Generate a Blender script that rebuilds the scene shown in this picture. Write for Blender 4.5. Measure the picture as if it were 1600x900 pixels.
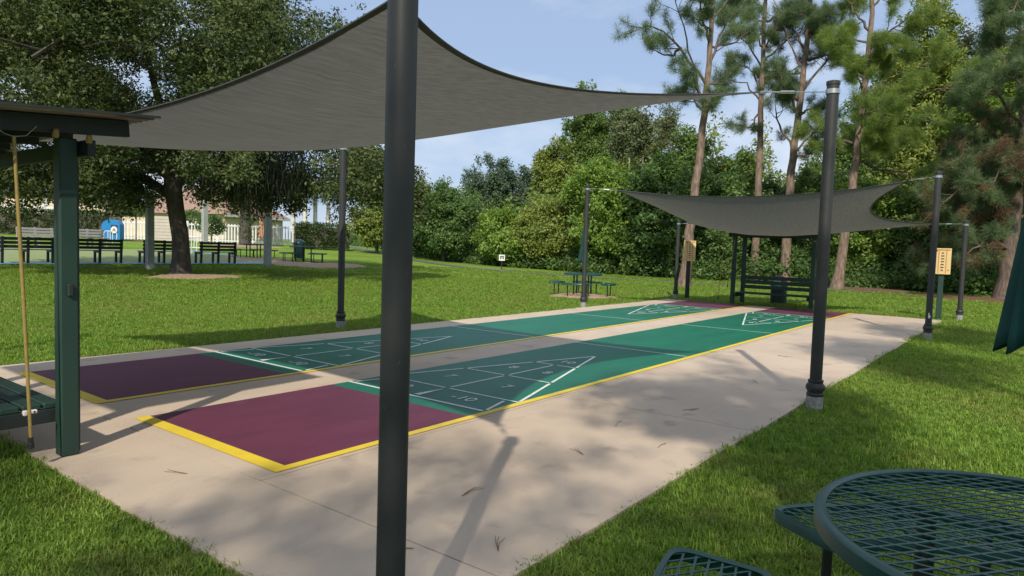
import bpy, bmesh, math, random
import numpy as np
from mathutils import Vector, Matrix

for o in list(bpy.data.objects):
    bpy.data.objects.remove(o)
scene = bpy.context.scene
COL = scene.collection
R = math.radians
PI = math.pi

# ---------------------------------------------------------------- camera
cam_data = bpy.data.cameras.new('camera')
cam = bpy.data.objects.new('camera', cam_data)
COL.objects.link(cam)
scene.camera = cam
yaw, pitch, roll = R(37.22), R(-3.477), R(1.828)
_f = Vector((math.cos(pitch)*math.cos(yaw), math.cos(pitch)*math.sin(yaw), math.sin(pitch)))
_r = _f.cross(Vector((0, 0, 1))).normalized()
_u = _r.cross(_f)
_r2 = math.cos(roll)*_r + math.sin(roll)*_u
_u2 = -math.sin(roll)*_r + math.cos(roll)*_u
cam.matrix_world = Matrix(((_r2.x, _u2.x, -_f.x, -2.3209), (_r2.y, _u2.y, -_f.y, -3.4510), (_r2.z, _u2.z, -_f.z, 1.3685), (0, 0, 0, 1)))
cam_data.sensor_width = 36.0
cam_data.lens = 24.098
cam_data.clip_start = 0.05
cam_data.clip_end = 3000

# ---------------------------------------------------------------- sky, sun, exposure
SUN_EL, SUN_AZ = 39.4, 209.5        # sun stands behind the camera (azimuth counted from +X, counter-clockwise)
world = bpy.data.worlds.new('World')
scene.world = world
world.use_nodes = True
wn, wl = world.node_tree.nodes, world.node_tree.links
wn.clear()
w_out = wn.new('ShaderNodeOutputWorld')
w_bg = wn.new('ShaderNodeBackground')
w_bg.inputs['Strength'].default_value = 0.15
sky = wn.new('ShaderNodeTexSky')
sky.sky_type = 'NISHITA'
sky.sun_disc = False
sky.sun_elevation = R(SUN_EL)
sky.sun_rotation = R(90 - SUN_AZ)
sky.air_density = 1.0
sky.dust_density = 0.5
sky.ozone_density = 1.2
w_tc = wn.new('ShaderNodeTexCoord')
w_map = wn.new('ShaderNodeMapping')
w_map.inputs['Scale'].default_value = (1.0, 1.0, 2.4)
w_noise = wn.new('ShaderNodeTexNoise')
w_noise.inputs['Scale'].default_value = 2.6
w_noise.inputs['Detail'].default_value = 7.0
w_noise.inputs['Roughness'].default_value = 0.55
w_ramp = wn.new('ShaderNodeValToRGB')
w_ramp.color_ramp.elements[0].position = 0.40
w_ramp.color_ramp.elements[0].color = (0.0, 0.0, 0.0, 1)
w_ramp.color_ramp.elements[1].position = 0.64
w_ramp.color_ramp.elements[1].color = (0.85, 0.85, 0.85, 1)
w_haze = wn.new('ShaderNodeMixRGB')
w_haze.inputs['Fac'].default_value = 0.88
w_haze.inputs[2].default_value = (1.68, 2.22, 3.2, 1)
w_mix = wn.new('ShaderNodeMixRGB')
w_mix.inputs[2].default_value = (3.8, 4.1, 4.5, 1)
wl.new(w_tc.outputs['Generated'], w_map.inputs['Vector'])
wl.new(w_map.outputs['Vector'], w_noise.inputs['Vector'])
wl.new(w_noise.outputs['Fac'], w_ramp.inputs['Fac'])
wl.new(w_ramp.outputs['Color'], w_mix.inputs['Fac'])
wl.new(sky.outputs['Color'], w_haze.inputs[1])
wl.new(w_haze.outputs['Color'], w_mix.inputs[1])
wl.new(w_mix.outputs['Color'], w_bg.inputs['Color'])
wl.new(w_bg.outputs['Background'], w_out.inputs['Surface'])

sun_data = bpy.data.lights.new('sun', 'SUN')
sun_data.energy = 3.1
sun_data.angle = R(0.9)
sun_data.color = (1.0, 0.93, 0.80)
sun = bpy.data.objects.new('sun', sun_data)
COL.objects.link(sun)
_sd = Vector((math.cos(R(SUN_EL))*math.cos(R(SUN_AZ)), math.cos(R(SUN_EL))*math.sin(R(SUN_AZ)), math.sin(R(SUN_EL))))
sun.rotation_euler = (-_sd).to_track_quat('-Z', 'Y').to_euler()
sun.location = _sd*60

vs = scene.view_settings
scene.display_settings.display_device = 'sRGB'
vs.view_transform = 'Standard'
vs.look = 'None'
vs.gamma = 1.0
vs.exposure = 0.58
vs.use_curve_mapping = False
scene.cycles.max_bounces = 7
scene.cycles.transparent_max_bounces = 12
scene.cycles.use_denoising = True

# ---------------------------------------------------------------- helpers
HY = [7, 12, 18, 24, 30, 40, 60, 200.0]
HZ = [0, .03, .12, .27, .5, .95, 1.15, 1.2]
def hgt(y):
    return float(np.interp(y, HY, HZ))

def tag(o, label=None, cat=None, group=None, kind=None):
    if label: o['label'] = label
    if cat: o['category'] = cat
    if group: o['group'] = group
    if kind: o['kind'] = kind
    return o

def empty(name, loc, label, cat, group=None, rz=0.0):
    o = bpy.data.objects.new(name, None)
    o.empty_display_size = 0.2
    COL.objects.link(o)
    o.location = loc
    o.rotation_euler = (0, 0, rz)
    return tag(o, label, cat, group)

def link(name, me, parent=None, mat=None, loc=None, rot=None):
    if mat is not None and not me.materials:
        me.materials.append(mat)
    o = bpy.data.objects.new(name, me)
    COL.objects.link(o)
    if parent is not None:
        o.parent = parent
    if loc is not None: o.location = loc
    if rot is not None: o.rotation_euler = rot
    return o

def copy_tree(o, parent=None):
    c = o.copy()
    COL.objects.link(c)
    c.parent = parent
    for ch in list(o.children):
        copy_tree(ch, c)
    return c

def np_mesh(name, verts, faces, smooth=False, tint=None):
    """verts Nx3, faces MxK arrays (all faces the same size)."""
    verts = np.asarray(verts, np.float32); faces = np.asarray(faces, np.int32)
    me = bpy.data.meshes.new(name)
    m, k = faces.shape
    me.vertices.add(len(verts)); me.vertices.foreach_set('co', verts.ravel())
    me.loops.add(m*k); me.loops.foreach_set('vertex_index', faces.ravel())
    me.polygons.add(m)
    me.polygons.foreach_set('loop_start', np.arange(0, m*k, k, dtype=np.int32))
    me.polygons.foreach_set('loop_total', np.full(m, k, np.int32))
    if smooth: me.polygons.foreach_set('use_smooth', np.ones(m, bool))
    if tint is not None:
        a = me.attributes.new('tint', 'FLOAT', 'FACE')
        a.data.foreach_set('value', np.asarray(tint, np.float32))
    me.update(calc_edges=True)
    return me

class MB:
    def __init__(self): self.v = []; self.f = []
    def add(self, vs_, fs):
        n = len(self.v)
        self.v += [tuple(q) for q in vs_]
        self.f += [tuple(i+n for i in q) for q in fs]
        return self
    def box(self, c, s, rot=None):
        hx, hy, hz = s[0]/2, s[1]/2, s[2]/2
        P = [Vector((x, y, z)) for x in (-hx, hx) for y in (-hy, hy) for z in (-hz, hz)]
        if rot is not None:
            P = [rot @ q for q in P]
        c = Vector(c)
        return self.add([q+c for q in P], [(0, 1, 3, 2), (4, 6, 7, 5), (0, 4, 5, 1), (2, 3, 7, 6), (0, 2, 6, 4), (1, 5, 7, 3)])
    def bar(self, a, b, w, h, up=(0, 0, 1)):
        a = Vector(a); b = Vector(b); d = (b-a)
        L = d.length; d.normalize()
        s = d.cross(Vector(up))
        if s.length < 1e-5: s = d.cross(Vector((1, 0, 0)))
        s.normalize(); t = s.cross(d)
        M = Matrix((d, s, t)).transposed()
        return self.box((a+b)/2, (L, w, h), M)
    def tube(self, path, rad, n=8, caps=True):
        path = [Vector(q) for q in path]
        if not hasattr(rad, '__len__'): rad = [rad]*len(path)
        base = len(self.v); ref = None
        for i, q in enumerate(path):
            d = (path[min(i+1, len(path)-1)] - path[max(i-1, 0)]).normalized()
            if ref is None:
                ref = d.cross(Vector((0.13, 0.98, 0.1)))
                if ref.length < .1: ref = d.cross(Vector((1, 0, 0)))
            ref = (ref - d*ref.dot(d)).normalized()
            s = d.cross(ref)
            for k in range(n):
                a = 2*PI*k/n
                self.v.append(tuple(q + (ref*math.cos(a) + s*math.sin(a))*rad[i]))
        for i in range(len(path)-1):
            for k in range(n):
                a = base+i*n+k; b = base+i*n+(k+1) % n
                self.f.append((a, b, b+n, a+n))
        if caps:
            self.f.append(tuple(base+k for k in range(n))[::-1])
            self.f.append(tuple(base+(len(path)-1)*n+k for k in range(n)))
        return self
    def lathe(self, prof, n=24, c=(0, 0, 0), cap=True):
        base = len(self.v)
        for r, z in prof:
            for k in range(n):
                a = 2*PI*k/n
                self.v.append((c[0]+r*math.cos(a), c[1]+r*math.sin(a), c[2]+z))
        for i in range(len(prof)-1):
            for k in range(n):
                a = base+i*n+k; b = base+i*n+(k+1) % n
                self.f.append((a, b, b+n, a+n))
        if cap:
            self.f.append(tuple(base+k for k in range(n))[::-1])
            self.f.append(tuple(base+(len(prof)-1)*n+k for k in range(n)))
        return self
    def mesh(self, name, smooth=False, bevel=0.0):
        me = bpy.data.meshes.new(name)
        me.from_pydata(self.v, [], self.f)
        if bevel > 0:
            bm = bmesh.new(); bm.from_mesh(me)
            bmesh.ops.bevel(bm, geom=list(bm.edges), offset=bevel, segments=1, affect='EDGES', clamp_overlap=True)
            bm.to_mesh(me); bm.free()
        if smooth:
            me.polygons.foreach_set('use_smooth', np.ones(len(me.polygons), bool))
            try: me.set_sharp_from_angle(angle=R(42))
            except Exception: pass
        me.update()
        return me
    def build(self, name, mat, parent=None, smooth=False, bevel=0.0, loc=None, rot=None):
        return link(name, self.mesh(name, smooth, bevel), parent, mat, loc, rot)

# ---------------------------------------------------------------- materials
MATS = {}
def base_mat(name):
    m = bpy.data.materials.new(name)
    m.use_nodes = True
    nt = m.node_tree
    return m, nt.nodes, nt.links, nt.nodes['Principled BSDF']

def mat(name, c1, c2=None, rough=0.6, spec=0.5, scale=8.0, detail=4.0, bump=0.0, bscale=None, metal=0.0, stretch=(1, 1, 1), lo=.35, hi=.65, spots=None, coords='Object'):
    if name in MATS: return MATS[name]
    m, n, l, b = base_mat(name)
    b.inputs['Roughness'].default_value = rough
    b.inputs['Specular IOR Level'].default_value = spec
    b.inputs['Metallic'].default_value = metal
    tc = n.new('ShaderNodeTexCoord'); mp = n.new('ShaderNodeMapping')
    mp.inputs['Scale'].default_value = stretch
    l.new(tc.outputs[coords], mp.inputs['Vector'])
    if c2 is None: c2 = tuple(x*.8 for x in c1)
    nz = n.new('ShaderNodeTexNoise'); nz.inputs['Scale'].default_value = scale; nz.inputs['Detail'].default_value = detail
    l.new(mp.outputs['Vector'], nz.inputs['Vector'])
    rp = n.new('ShaderNodeValToRGB')
    rp.color_ramp.elements[0].position = lo; rp.color_ramp.elements[0].color = (*c1, 1)
    rp.color_ramp.elements[1].position = hi; rp.color_ramp.elements[1].color = (*c2, 1)
    l.new(nz.outputs['Fac'], rp.inputs['Fac'])
    colour = rp.outputs['Color']
    if spots:                       # (colour, scale, threshold): small stains or scuffs
        n2 = n.new('ShaderNodeTexNoise'); n2.inputs['Scale'].default_value = spots[1]; n2.inputs['Detail'].default_value = 6
        l.new(mp.outputs['Vector'], n2.inputs['Vector'])
        r2 = n.new('ShaderNodeValToRGB')
        r2.color_ramp.elements[0].position = spots[2]; r2.color_ramp.elements[0].color = (0, 0, 0, 1)
        r2.color_ramp.elements[1].position = min(1, spots[2]+.12); r2.color_ramp.elements[1].color = (1, 1, 1, 1)
        l.new(n2.outputs['Fac'], r2.inputs['Fac'])
        mx = n.new('ShaderNodeMixRGB'); mx.inputs[2].default_value = (*spots[0], 1)
        l.new(r2.outputs['Color'], mx.inputs['Fac']); l.new(colour, mx.inputs[1])
        colour = mx.outputs['Color']
    l.new(colour, b.inputs['Base Color'])
    if bump > 0:
        n3 = n.new('ShaderNodeTexNoise'); n3.inputs['Scale'].default_value = bscale or scale*6; n3.inputs['Detail'].default_value = 5
        l.new(mp.outputs['Vector'], n3.inputs['Vector'])
        bp = n.new('ShaderNodeBump'); bp.inputs['Strength'].default_value = bump; bp.inputs['Distance'].default_value = 0.01
        l.new(n3.outputs['Fac'], bp.inputs['Height']); l.new(bp.outputs['Normal'], b.inputs['Normal'])
    MATS[name] = m
    return m

def leaf_mat(name, dark, light, trans=0.35, rough=0.5, spec=0.35):
    if name in MATS: return MATS[name]
    m, n, l, b = base_mat(name)
    b.inputs['Roughness'].default_value = rough
    b.inputs['Specular IOR Level'].default_value = spec
    at = n.new('ShaderNodeAttribute'); at.attribute_name = 'tint'
    rp = n.new('ShaderNodeValToRGB')
    rp.color_ramp.elements[0].position = 0.0; rp.color_ramp.elements[0].color = (*dark, 1)
    rp.color_ramp.elements[1].position = 1.0; rp.color_ramp.elements[1].color = (*light, 1)
    l.new(at.outputs['Fac'], rp.inputs['Fac'])
    l.new(rp.outputs['Color'], b.inputs['Base Color'])
    tr = n.new('ShaderNodeBsdfTranslucent')
    hs = n.new('ShaderNodeHueSaturation'); hs.inputs['Hue'].default_value = 0.485; hs.inputs['Value'].default_value = 1.25; hs.inputs['Saturation'].default_value = 1.1
    l.new(rp.outputs['Color'], hs.inputs['Color']); l.new(hs.outputs['Color'], tr.inputs['Color'])
    mx = n.new('ShaderNodeMixShader'); mx.inputs['Fac'].default_value = trans
    l.new(b.outputs['BSDF'], mx.inputs[1]); l.new(tr.outputs['BSDF'], mx.inputs[2])
    l.new(mx.outputs['Shader'], n['Material Output'].inputs['Surface'])
    MATS[name] = m
    return m

M_conc = mat('beige_concrete', (.56, .445, .34), (.485, .385, .295), rough=.78, spec=.25, scale=1.1, detail=9, bump=.25, bscale=110, spots=((.40, .32, .25), 3.1, .60))
M_joint = mat('joint_dark', (.06, .05, .045), rough=.9)  # dark bed colour seen through the open slab joints
M_green = mat('court_green', (.003, .150, .082), (.006, .118, .070), rough=.52, spec=.35, scale=2.2, detail=8, bump=.08, bscale=120, stretch=(.35, 1.6, 1), spots=((.012, .15, .095), 5, .60))
M_purple = mat('court_purple', (.140, .034, .066), (.112, .028, .056), rough=.6, spec=.3, scale=2.4, detail=8, bump=.08, bscale=120, stretch=(.5, 1.4, 1), spots=((.150, .056, .080), 6, .62))
def wear(m, colour, scale, st, lo, amt):
    n, l = m.node_tree.nodes, m.node_tree.links
    b = n['Principled BSDF']; src = b.inputs['Base Color'].links[0].from_socket
    tc = n.new('ShaderNodeTexCoord'); mp = n.new('ShaderNodeMapping'); mp.inputs['Scale'].default_value = st
    nz = n.new('ShaderNodeTexNoise'); nz.inputs['Scale'].default_value = scale; nz.inputs['Detail'].default_value = 8; nz.inputs['Roughness'].default_value = .65
    rp = n.new('ShaderNodeValToRGB'); rp.color_ramp.elements[0].position = lo; rp.color_ramp.elements[0].color = (0, 0, 0, 1)
    rp.color_ramp.elements[1].position = lo+.16; rp.color_ramp.elements[1].color = (amt, amt, amt, 1)
    mx = n.new('ShaderNodeMixRGB'); mx.inputs[2].default_value = (*colour, 1)
    l.new(tc.outputs['Object'], mp.inputs['Vector']); l.new(mp.outputs['Vector'], nz.inputs['Vector']); l.new(nz.outputs['Fac'], rp.inputs['Fac'])
    l.new(rp.outputs['Color'], mx.inputs['Fac']); l.new(src, mx.inputs[1]); l.new(mx.outputs['Color'], b.inputs['Base Color'])
wear(M_green, (.06, .20, .15), 3.0, (.25, 9, 1), .56, .35)
wear(M_green, (.10, .16, .13), 60, (1, 1, 1), .66, .5)
wear(M_purple, (.20, .10, .12), 3.0, (.3, 8, 1), .56, .35)
wear(M_purple, (.26, .17, .17), 55, (1, 1, 1), .66, .5)
wear(M_conc, (.33, .27, .215), 70, (1, 1, 1), .63, .5)
wear(M_conc, (.62, .51, .40), 2.2, (.6, 14, 1), .55, .35)
M_yellow = mat('line_yellow', (.80, .58, .035), (.72, .52, .04), rough=.55, scale=6, bump=.05, spots=((.45, .34, .08), 9, .66))
M_white = mat('line_white', (.78, .80, .78), (.62, .66, .64), rough=.5, scale=14, spots=((.3, .42, .37), 18, .62))
M_pole = mat('pole_charcoal', (.027, .028, .029), (.036, .037, .037), rough=.5, spec=.4, scale=5, bump=.05, bscale=160, spots=((.19, .19, .185), 38, .715))
M_foot = mat('footing_concrete', (.34, .34, .31), (.18, .18, .165), rough=.9, scale=22, bump=.5, bscale=60)
M_steel = mat('galvanised_steel', (.55, .56, .56), (.42, .43, .44), rough=.35, metal=.9, scale=20)
M_hutgreen = mat('hut_green_paint', (.016, .046, .033), (.011, .034, .026), rough=.55, spec=.4, scale=5, stretch=(1, 1, .25), bump=.12, bscale=40, spots=((.07, .10, .08), 14, .70))
M_hutdark = mat('hut_dark_wood', (.010, .017, .018), (.016, .024, .024), rough=.65, scale=6, bump=.15, bscale=40)
M_roof = mat('roof_sheet', (.30, .29, .27), (.16, .13, .11), rough=.55, spec=.4, scale=7, stretch=(.4, 3, 1), spots=((.10, .07, .05), 6, .55))
M_cue = mat('cue_yellow', (.30, .215, .055), (.24, .17, .05), rough=.5, scale=30)
M_black = mat('black_rubber', (.012, .012, .013), rough=.6)
M_plast = mat('white_plastic', (.75, .70, .62), rough=.4)
M_tgreen = mat('table_green', (.010, .060, .050), (.008, .050, .043), rough=.34, spec=.5, scale=8, bump=.03, bscale=150)
M_tblack = mat('table_leg_black', (.010, .013, .013), rough=.45)
M_fabric = mat('umbrella_fabric', (.012, .062, .052), (.009, .048, .042), rough=.8, spec=.2, scale=6, bump=.15, bscale=300)
M_wood = mat('board_wood', (.66, .48, .22), (.58, .40, .17), rough=.6, scale=5, stretch=(6, 6, .6), bump=.1)
M_groove = mat('board_groove', (.40, .20, .07), rough=.7)
M_ink = mat('board_ink', (.06, .05, .04), rough=.7)
M_bench = mat('bench_dark', (.010, .016, .020), (.016, .022, .026), rough=.5, scale=10)
M_seatlight = mat('bench_pale_and_sunlit', (.42, .40, .37), (.34, .33, .31), rough=.6, scale=10, stretch=(.5, 4, 4))  # own colour of the pale benches; paints sunlight on dark benches' seats
M_bark = mat('oak_bark', (.100, .085, .072), (.048, .042, .037), rough=.95, scale=9, stretch=(1, 1, .3), bump=.9, bscale=22)
M_pbark = mat('pine_bark', (.25, .18, .135), (.115, .083, .068), rough=.95, spec=.15, scale=11, stretch=(1, 1, .28), bump=1.0, bscale=20)
M_pbark2 = mat('pine_bark_upper', (.17, .125, .10), (.085, .066, .058), rough=.95, spec=.15, scale=11, stretch=(1, 1, .3), bump=.8, bscale=20)
M_stem = mat('stem_bark', (.13, .11, .09), (.07, .06, .05), rough=.95, scale=8, stretch=(1, 1, .3))
M_palebark = mat('pale_bark', (.36, .32, .27), (.24, .21, .18), rough=.95, scale=8, stretch=(1, 1, .3))
M_mulch = mat('mulch', (.44, .31, .20), (.24, .16, .10), rough=1.0, scale=26, detail=8, bump=.9, bscale=60)
M_straw = mat('pine_straw', (.19, .085, .045), (.10, .05, .03), rough=1.0, scale=20, detail=8, bump=.9, bscale=50)
M_asph = mat('path_asphalt', (.13, .125, .115), (.10, .10, .09), rough=.9, scale=6, bump=.3)
M_postg = mat('post_paint', (.36, .375, .365), (.30, .315, .31), rough=.6, scale=4)
M_whitep = mat('white_vinyl', (.78, .78, .76), rough=.5, scale=3)
M_cream = mat('cream_stucco', (.66, .54, .40), (.60, .49, .36), rough=.9, scale=2.5, bump=.2)
M_roofblue = mat('slate_roof', (.155, .16, .20), (.11, .115, .15), rough=.8, scale=3, stretch=(1, 1, 5))
M_rooftan = mat('tan_roof', (.33, .22, .16), (.25, .16, .12), rough=.85, scale=3, stretch=(1, 1, 5))
M_fascia = mat('dark_fascia', (.03, .035, .06), rough=.6)
M_glass = mat('window_glass', (.03, .04, .05), rough=.08, spec=.8)
M_blue = mat('kiosk_blue', (.010, .20, .50), (.008, .17, .44), rough=.4, scale=4)
M_turf = mat('court_turf', (.24, .29, .11), (.20, .25, .095), rough=.95, scale=5)
M_border = mat('court_border_blue', (.16, .36, .44), (.13, .30, .38), rough=.7, scale=4)
M_tan = mat('tan_siding', (.55, .50, .43), (.48, .44, .37), rough=.7, scale=4)
M_peach = mat('peach_fabric', (.55, .32, .20), rough=.9)
M_needle_brown = mat('needle_brown', (.16, .07, .035), rough=.8)
M_palmtrunk = mat('royal_palm_trunk', (.62, .60, .55), (.48, .46, .42), rough=.8, scale=3, stretch=(1, 1, 4))

def sail_mat():
    m, n, l, b = base_mat('shade_cloth')
    b.inputs['Roughness'].default_value = .85
    b.inputs['Specular IOR Level'].default_value = .15
    tc = n.new('ShaderNodeTexCoord'); mp = n.new('ShaderNodeMapping')
    mp.inputs['Scale'].default_value = (1.2, 26, 26); mp.inputs['Rotation'].default_value = (0, 0, R(24))
    nz = n.new('ShaderNodeTexNoise'); nz.inputs['Scale'].default_value = 2.0; nz.inputs['Detail'].default_value = 5
    l.new(tc.outputs['Object'], mp.inputs['Vector']); l.new(mp.outputs['Vector'], nz.inputs['Vector'])
    rp = n.new('ShaderNodeValToRGB')
    rp.color_ramp.elements[0].position = .3; rp.color_ramp.elements[0].color = (.116, .113, .097, 1)
    rp.color_ramp.elements[1].position = .7; rp.color_ramp.elements[1].color = (.170, .166, .145, 1)
    l.new(nz.outputs['Fac'], rp.inputs['Fac']); l.new(rp.outputs['Color'], b.inputs['Base Color'])
    tr = n.new('ShaderNodeBsdfTranslucent'); l.new(rp.outputs['Color'], tr.inputs['Color'])
    mx = n.new('ShaderNodeMixShader'); mx.inputs['Fac'].default_value = .45
    l.new(b.outputs['BSDF'], mx.inputs[1]); l.new(tr.outputs['BSDF'], mx.inputs[2])
    l.new(mx.outputs['Shader'], n['Material Output'].inputs['Surface'])
    return m
M_sail = sail_mat()
M_hem = mat('sail_hem', (.045, .05, .052), (.06, .065, .066), rough=.8, scale=20)

def ground_mat():
    m, n, l, b = base_mat('lawn_soil')
    b.inputs['Roughness'].default_value = 1.0; b.inputs['Specular IOR Level'].default_value = .05
    tc = n.new('ShaderNodeTexCoord')
    def noise(s, d):
        z = n.new('ShaderNodeTexNoise'); z.inputs['Scale'].default_value = s; z.inputs['Detail'].default_value = d
        l.new(tc.outputs['Object'], z.inputs['Vector']); return z.outputs['Fac']
    def ramp(f, a, ca, c, cb):
        r_ = n.new('ShaderNodeValToRGB'); r_.color_ramp.elements[0].position = a; r_.color_ramp.elements[0].color = (*ca, 1)
        r_.color_ramp.elements[1].position = c; r_.color_ramp.elements[1].color = (*cb, 1); l.new(f, r_.inputs['Fac']); return r_.outputs['Color']
    big = ramp(noise(.35, 4), .35, (.158, .262, .038), .68, (.242, .345, .060))
    fine = ramp(noise(14, 8), .32, (.45, .45, .45), .66, (1.15, 1.15, 1.15))
    mul = n.new('ShaderNodeMixRGB'); mul.blend_type = 'MULTIPLY'; mul.inputs['Fac'].default_value = 1
    l.new(big, mul.inputs[1]); l.new(fine, mul.inputs[2]); l.new(mul.outputs['Color'], b.inputs['Base Color'])
    bp = n.new('ShaderNodeBump'); bp.inputs['Strength'].default_value = .8; bp.inputs['Distance'].default_value = .05
    l.new(noise(22, 6), bp.inputs['Height']); l.new(bp.outputs['Normal'], b.inputs['Normal'])
    return m
M_ground = ground_mat()
M_grass = leaf_mat('grass_blade', (.090, .188, .024), (.285, .415, .064), trans=.38, rough=.55, spec=.25)
def dry_patches():
    n, l = M_grass.node_tree.nodes, M_grass.node_tree.links
    rp = [q for q in n if q.type == 'VALTORGB'][0]
    at = n.new('ShaderNodeAttribute'); at.attribute_type = 'INSTANCER'; at.attribute_name = 'patch'
    mx = n.new('ShaderNodeMixRGB'); mx.inputs[2].default_value = (.270, .270, .075, 1)
    l.new(at.outputs['Fac'], mx.inputs['Fac']); l.new(rp.outputs['Color'], mx.inputs[1])
    l.new(mx.outputs['Color'], n['Principled BSDF'].inputs['Base Color'])
    l.new(mx.outputs['Color'], [q for q in n if q.type == 'HUE_SAT'][0].inputs['Color'])
dry_patches()
LEAF = {  # most greens carry extra blue that paints in a faint haze
 'oak': leaf_mat('oak_leaf', (.042, .068, .026), (.150, .180, .062), trans=.30, rough=.6, spec=.22),
 'olive': leaf_mat('olive_leaf', (.120, .180, .036), (.310, .360, .080), trans=.35),
 'bright': leaf_mat('bright_leaf', (.100, .200, .036), (.300, .420, .082), trans=.4),
 'mid': leaf_mat('mid_leaf', (.080, .160, .044), (.235, .325, .092), trans=.45),
 'dark': leaf_mat('dark_leaf', (.056, .122, .038), (.175, .270, .075), trans=.42),
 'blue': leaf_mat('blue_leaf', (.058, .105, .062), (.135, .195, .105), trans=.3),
 'pale': leaf_mat('pale_leaf', (.095, .130, .060), (.215, .245, .110), trans=.35),
 'hedge': leaf_mat('hedge_leaf', (.022, .050, .014), (.070, .115, .026), trans=.25),
 'pine': leaf_mat('pine_needle', (.075, .130, .062), (.190, .265, .110), trans=.35, rough=.45),
 'pinelight': leaf_mat('pine_needle_light', (.100, .175, .046), (.280, .370, .080), trans=.42, rough=.45),
 'brown': leaf_mat('dead_needle', (.090, .045, .024), (.210, .115, .060), trans=.2),
 'moss': leaf_mat('spanish_moss', (.030, .034, .024), (.065, .070, .048), trans=.25, rough=.9, spec=.1),
 'palm': leaf_mat('palm_frond', (.050, .095, .020), (.125, .180, .045), trans=.3),
}

# ================================================================ SETTING
# ---- ground sheet
def make_ground():
    xs = list(np.arange(-40, 70, 2.0)) + [-900, -400, -150, -80, 80, 110, 160, 300, 600, 1200]
    ys = list(np.arange(-40, 70, 1.0)) + [-900, -400, -150, -80, 80, 110, 160, 300, 600, 1200]
    xs = sorted(set(float(x) for x in xs)); ys = sorted(set(float(y) for y in ys))
    rg = np.random.default_rng(5)
    V = []
    for y in ys:
        for x in xs:
            z = hgt(y) - .035
            V.append((x, y, z))
    nx = len(xs); F = []
    for j in range(len(ys)-1):
        for i in range(nx-1):
            a = j*nx+i
            F.append((a, a+1, a+1+nx, a+nx))
    o = link('ground', np_mesh('ground', V, F, smooth=True), None, M_ground)
    tag(o, kind='structure')
make_ground()

def strip(name, pts, width, z, m, parent=None):
    """ribbon that follows the terrain"""
    P = []
    for i in range(len(pts)-1):
        a, b = Vector(pts[i]), Vector(pts[i+1])
        k = max(1, int((b-a).length/1.0))
        for j in range(k): P.append(a+(b-a)*j/k)
    P.append(Vector(pts[-1]))
    V = []; F = []
    for i, q in enumerate(P):
        d = (P[min(i+1, len(P)-1)]-P[max(i-1, 0)]).normalized()
        s = Vector((-d.y, d.x))*width/2
        for e in (1, -1):
            x, y = q.x+s.x*e, q.y+s.y*e
            V.append((x, y, hgt(y)+z))
    for i in range(len(P)-1):
        F.append((2*i, 2*i+1, 2*i+3, 2*i+2))
    return link(name, np_mesh(name, V, F, smooth=True), parent, m)

PATH = [(40, 52), (35, 43.5), (30.5, 33.5), (27.4, 27), (25.6, 21.3), (25.3, 17), (26.2, 12), (27.6, 7), (28.6, 2), (29.4, -3), (30, -12), (30, -40)]
tag(strip('asphalt_path', PATH, .85, -.014, M_asph), kind='structure')

# ---- concrete pad made of slabs with open joints
pad = bpy.data.objects.new('concrete_pad', None); COL.objects.link(pad); tag(pad, kind='structure')
YR, YL, XN, XF = -1.80, 4.80, -.80, 16.02
def slab(x0, x1, y0, y1):
    g = .005
    b = MB(); b.box(((x0+x1)/2, (y0+y1)/2, -.075), (x1-x0-2*g, y1-y0-2*g, .15))
    b.build('slab', M_conc, pad)
xj = [XN, -.13, 3.0, 6.15, 9.3, 12.45, XF]
for i in range(1, len(xj)-1):
    slab(xj[i], xj[i+1], YR-.012*i, -.045)
slab(XN, -.13, YR, YL)
xk = [-.13, 5.3, 10.6, XF]
for i in range(3):
    slab(xk[i], xk[i+1], -.045, YL+.05*i)
bed = MB(); bed.box(((XN+XF)/2, (YR+YL)/2, -.12), (XF-XN-.05, YL-YR-.05, .16)); bed.build('joint_bed', M_joint, pad)

# ---- shuffleboard courts
FT = .3048*1.0081
W = 1.789
GAP = .661
def text_mesh(body, size):
    cu = bpy.data.curves.new('t', 'FONT'); cu.body = body; cu.size = size; cu.align_x = 'CENTER'; cu.align_y = 'CENTER'; cu.extrude = .0005
    ob = bpy.data.objects.new('t', cu); COL.objects.link(ob)
    bpy.context.view_layer.update()
    me = bpy.data.meshes.new_from_object(ob.evaluated_get(bpy.context.evaluated_depsgraph_get()))
    bpy.data.objects.remove(ob); bpy.data.curves.remove(cu)
    return me
TXT = {k: text_mesh(k, .20) for k in ('10', '8', '7', '-10')}
for k in TXT: TXT[k].materials.clear(); TXT[k].materials.append(M_white)

def sheet(name, pts, z, m, parent):
    return link(name, np_mesh(name, [(x, y, z) for x, y in pts], [tuple(range(len(pts)))]), parent, m)

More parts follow.
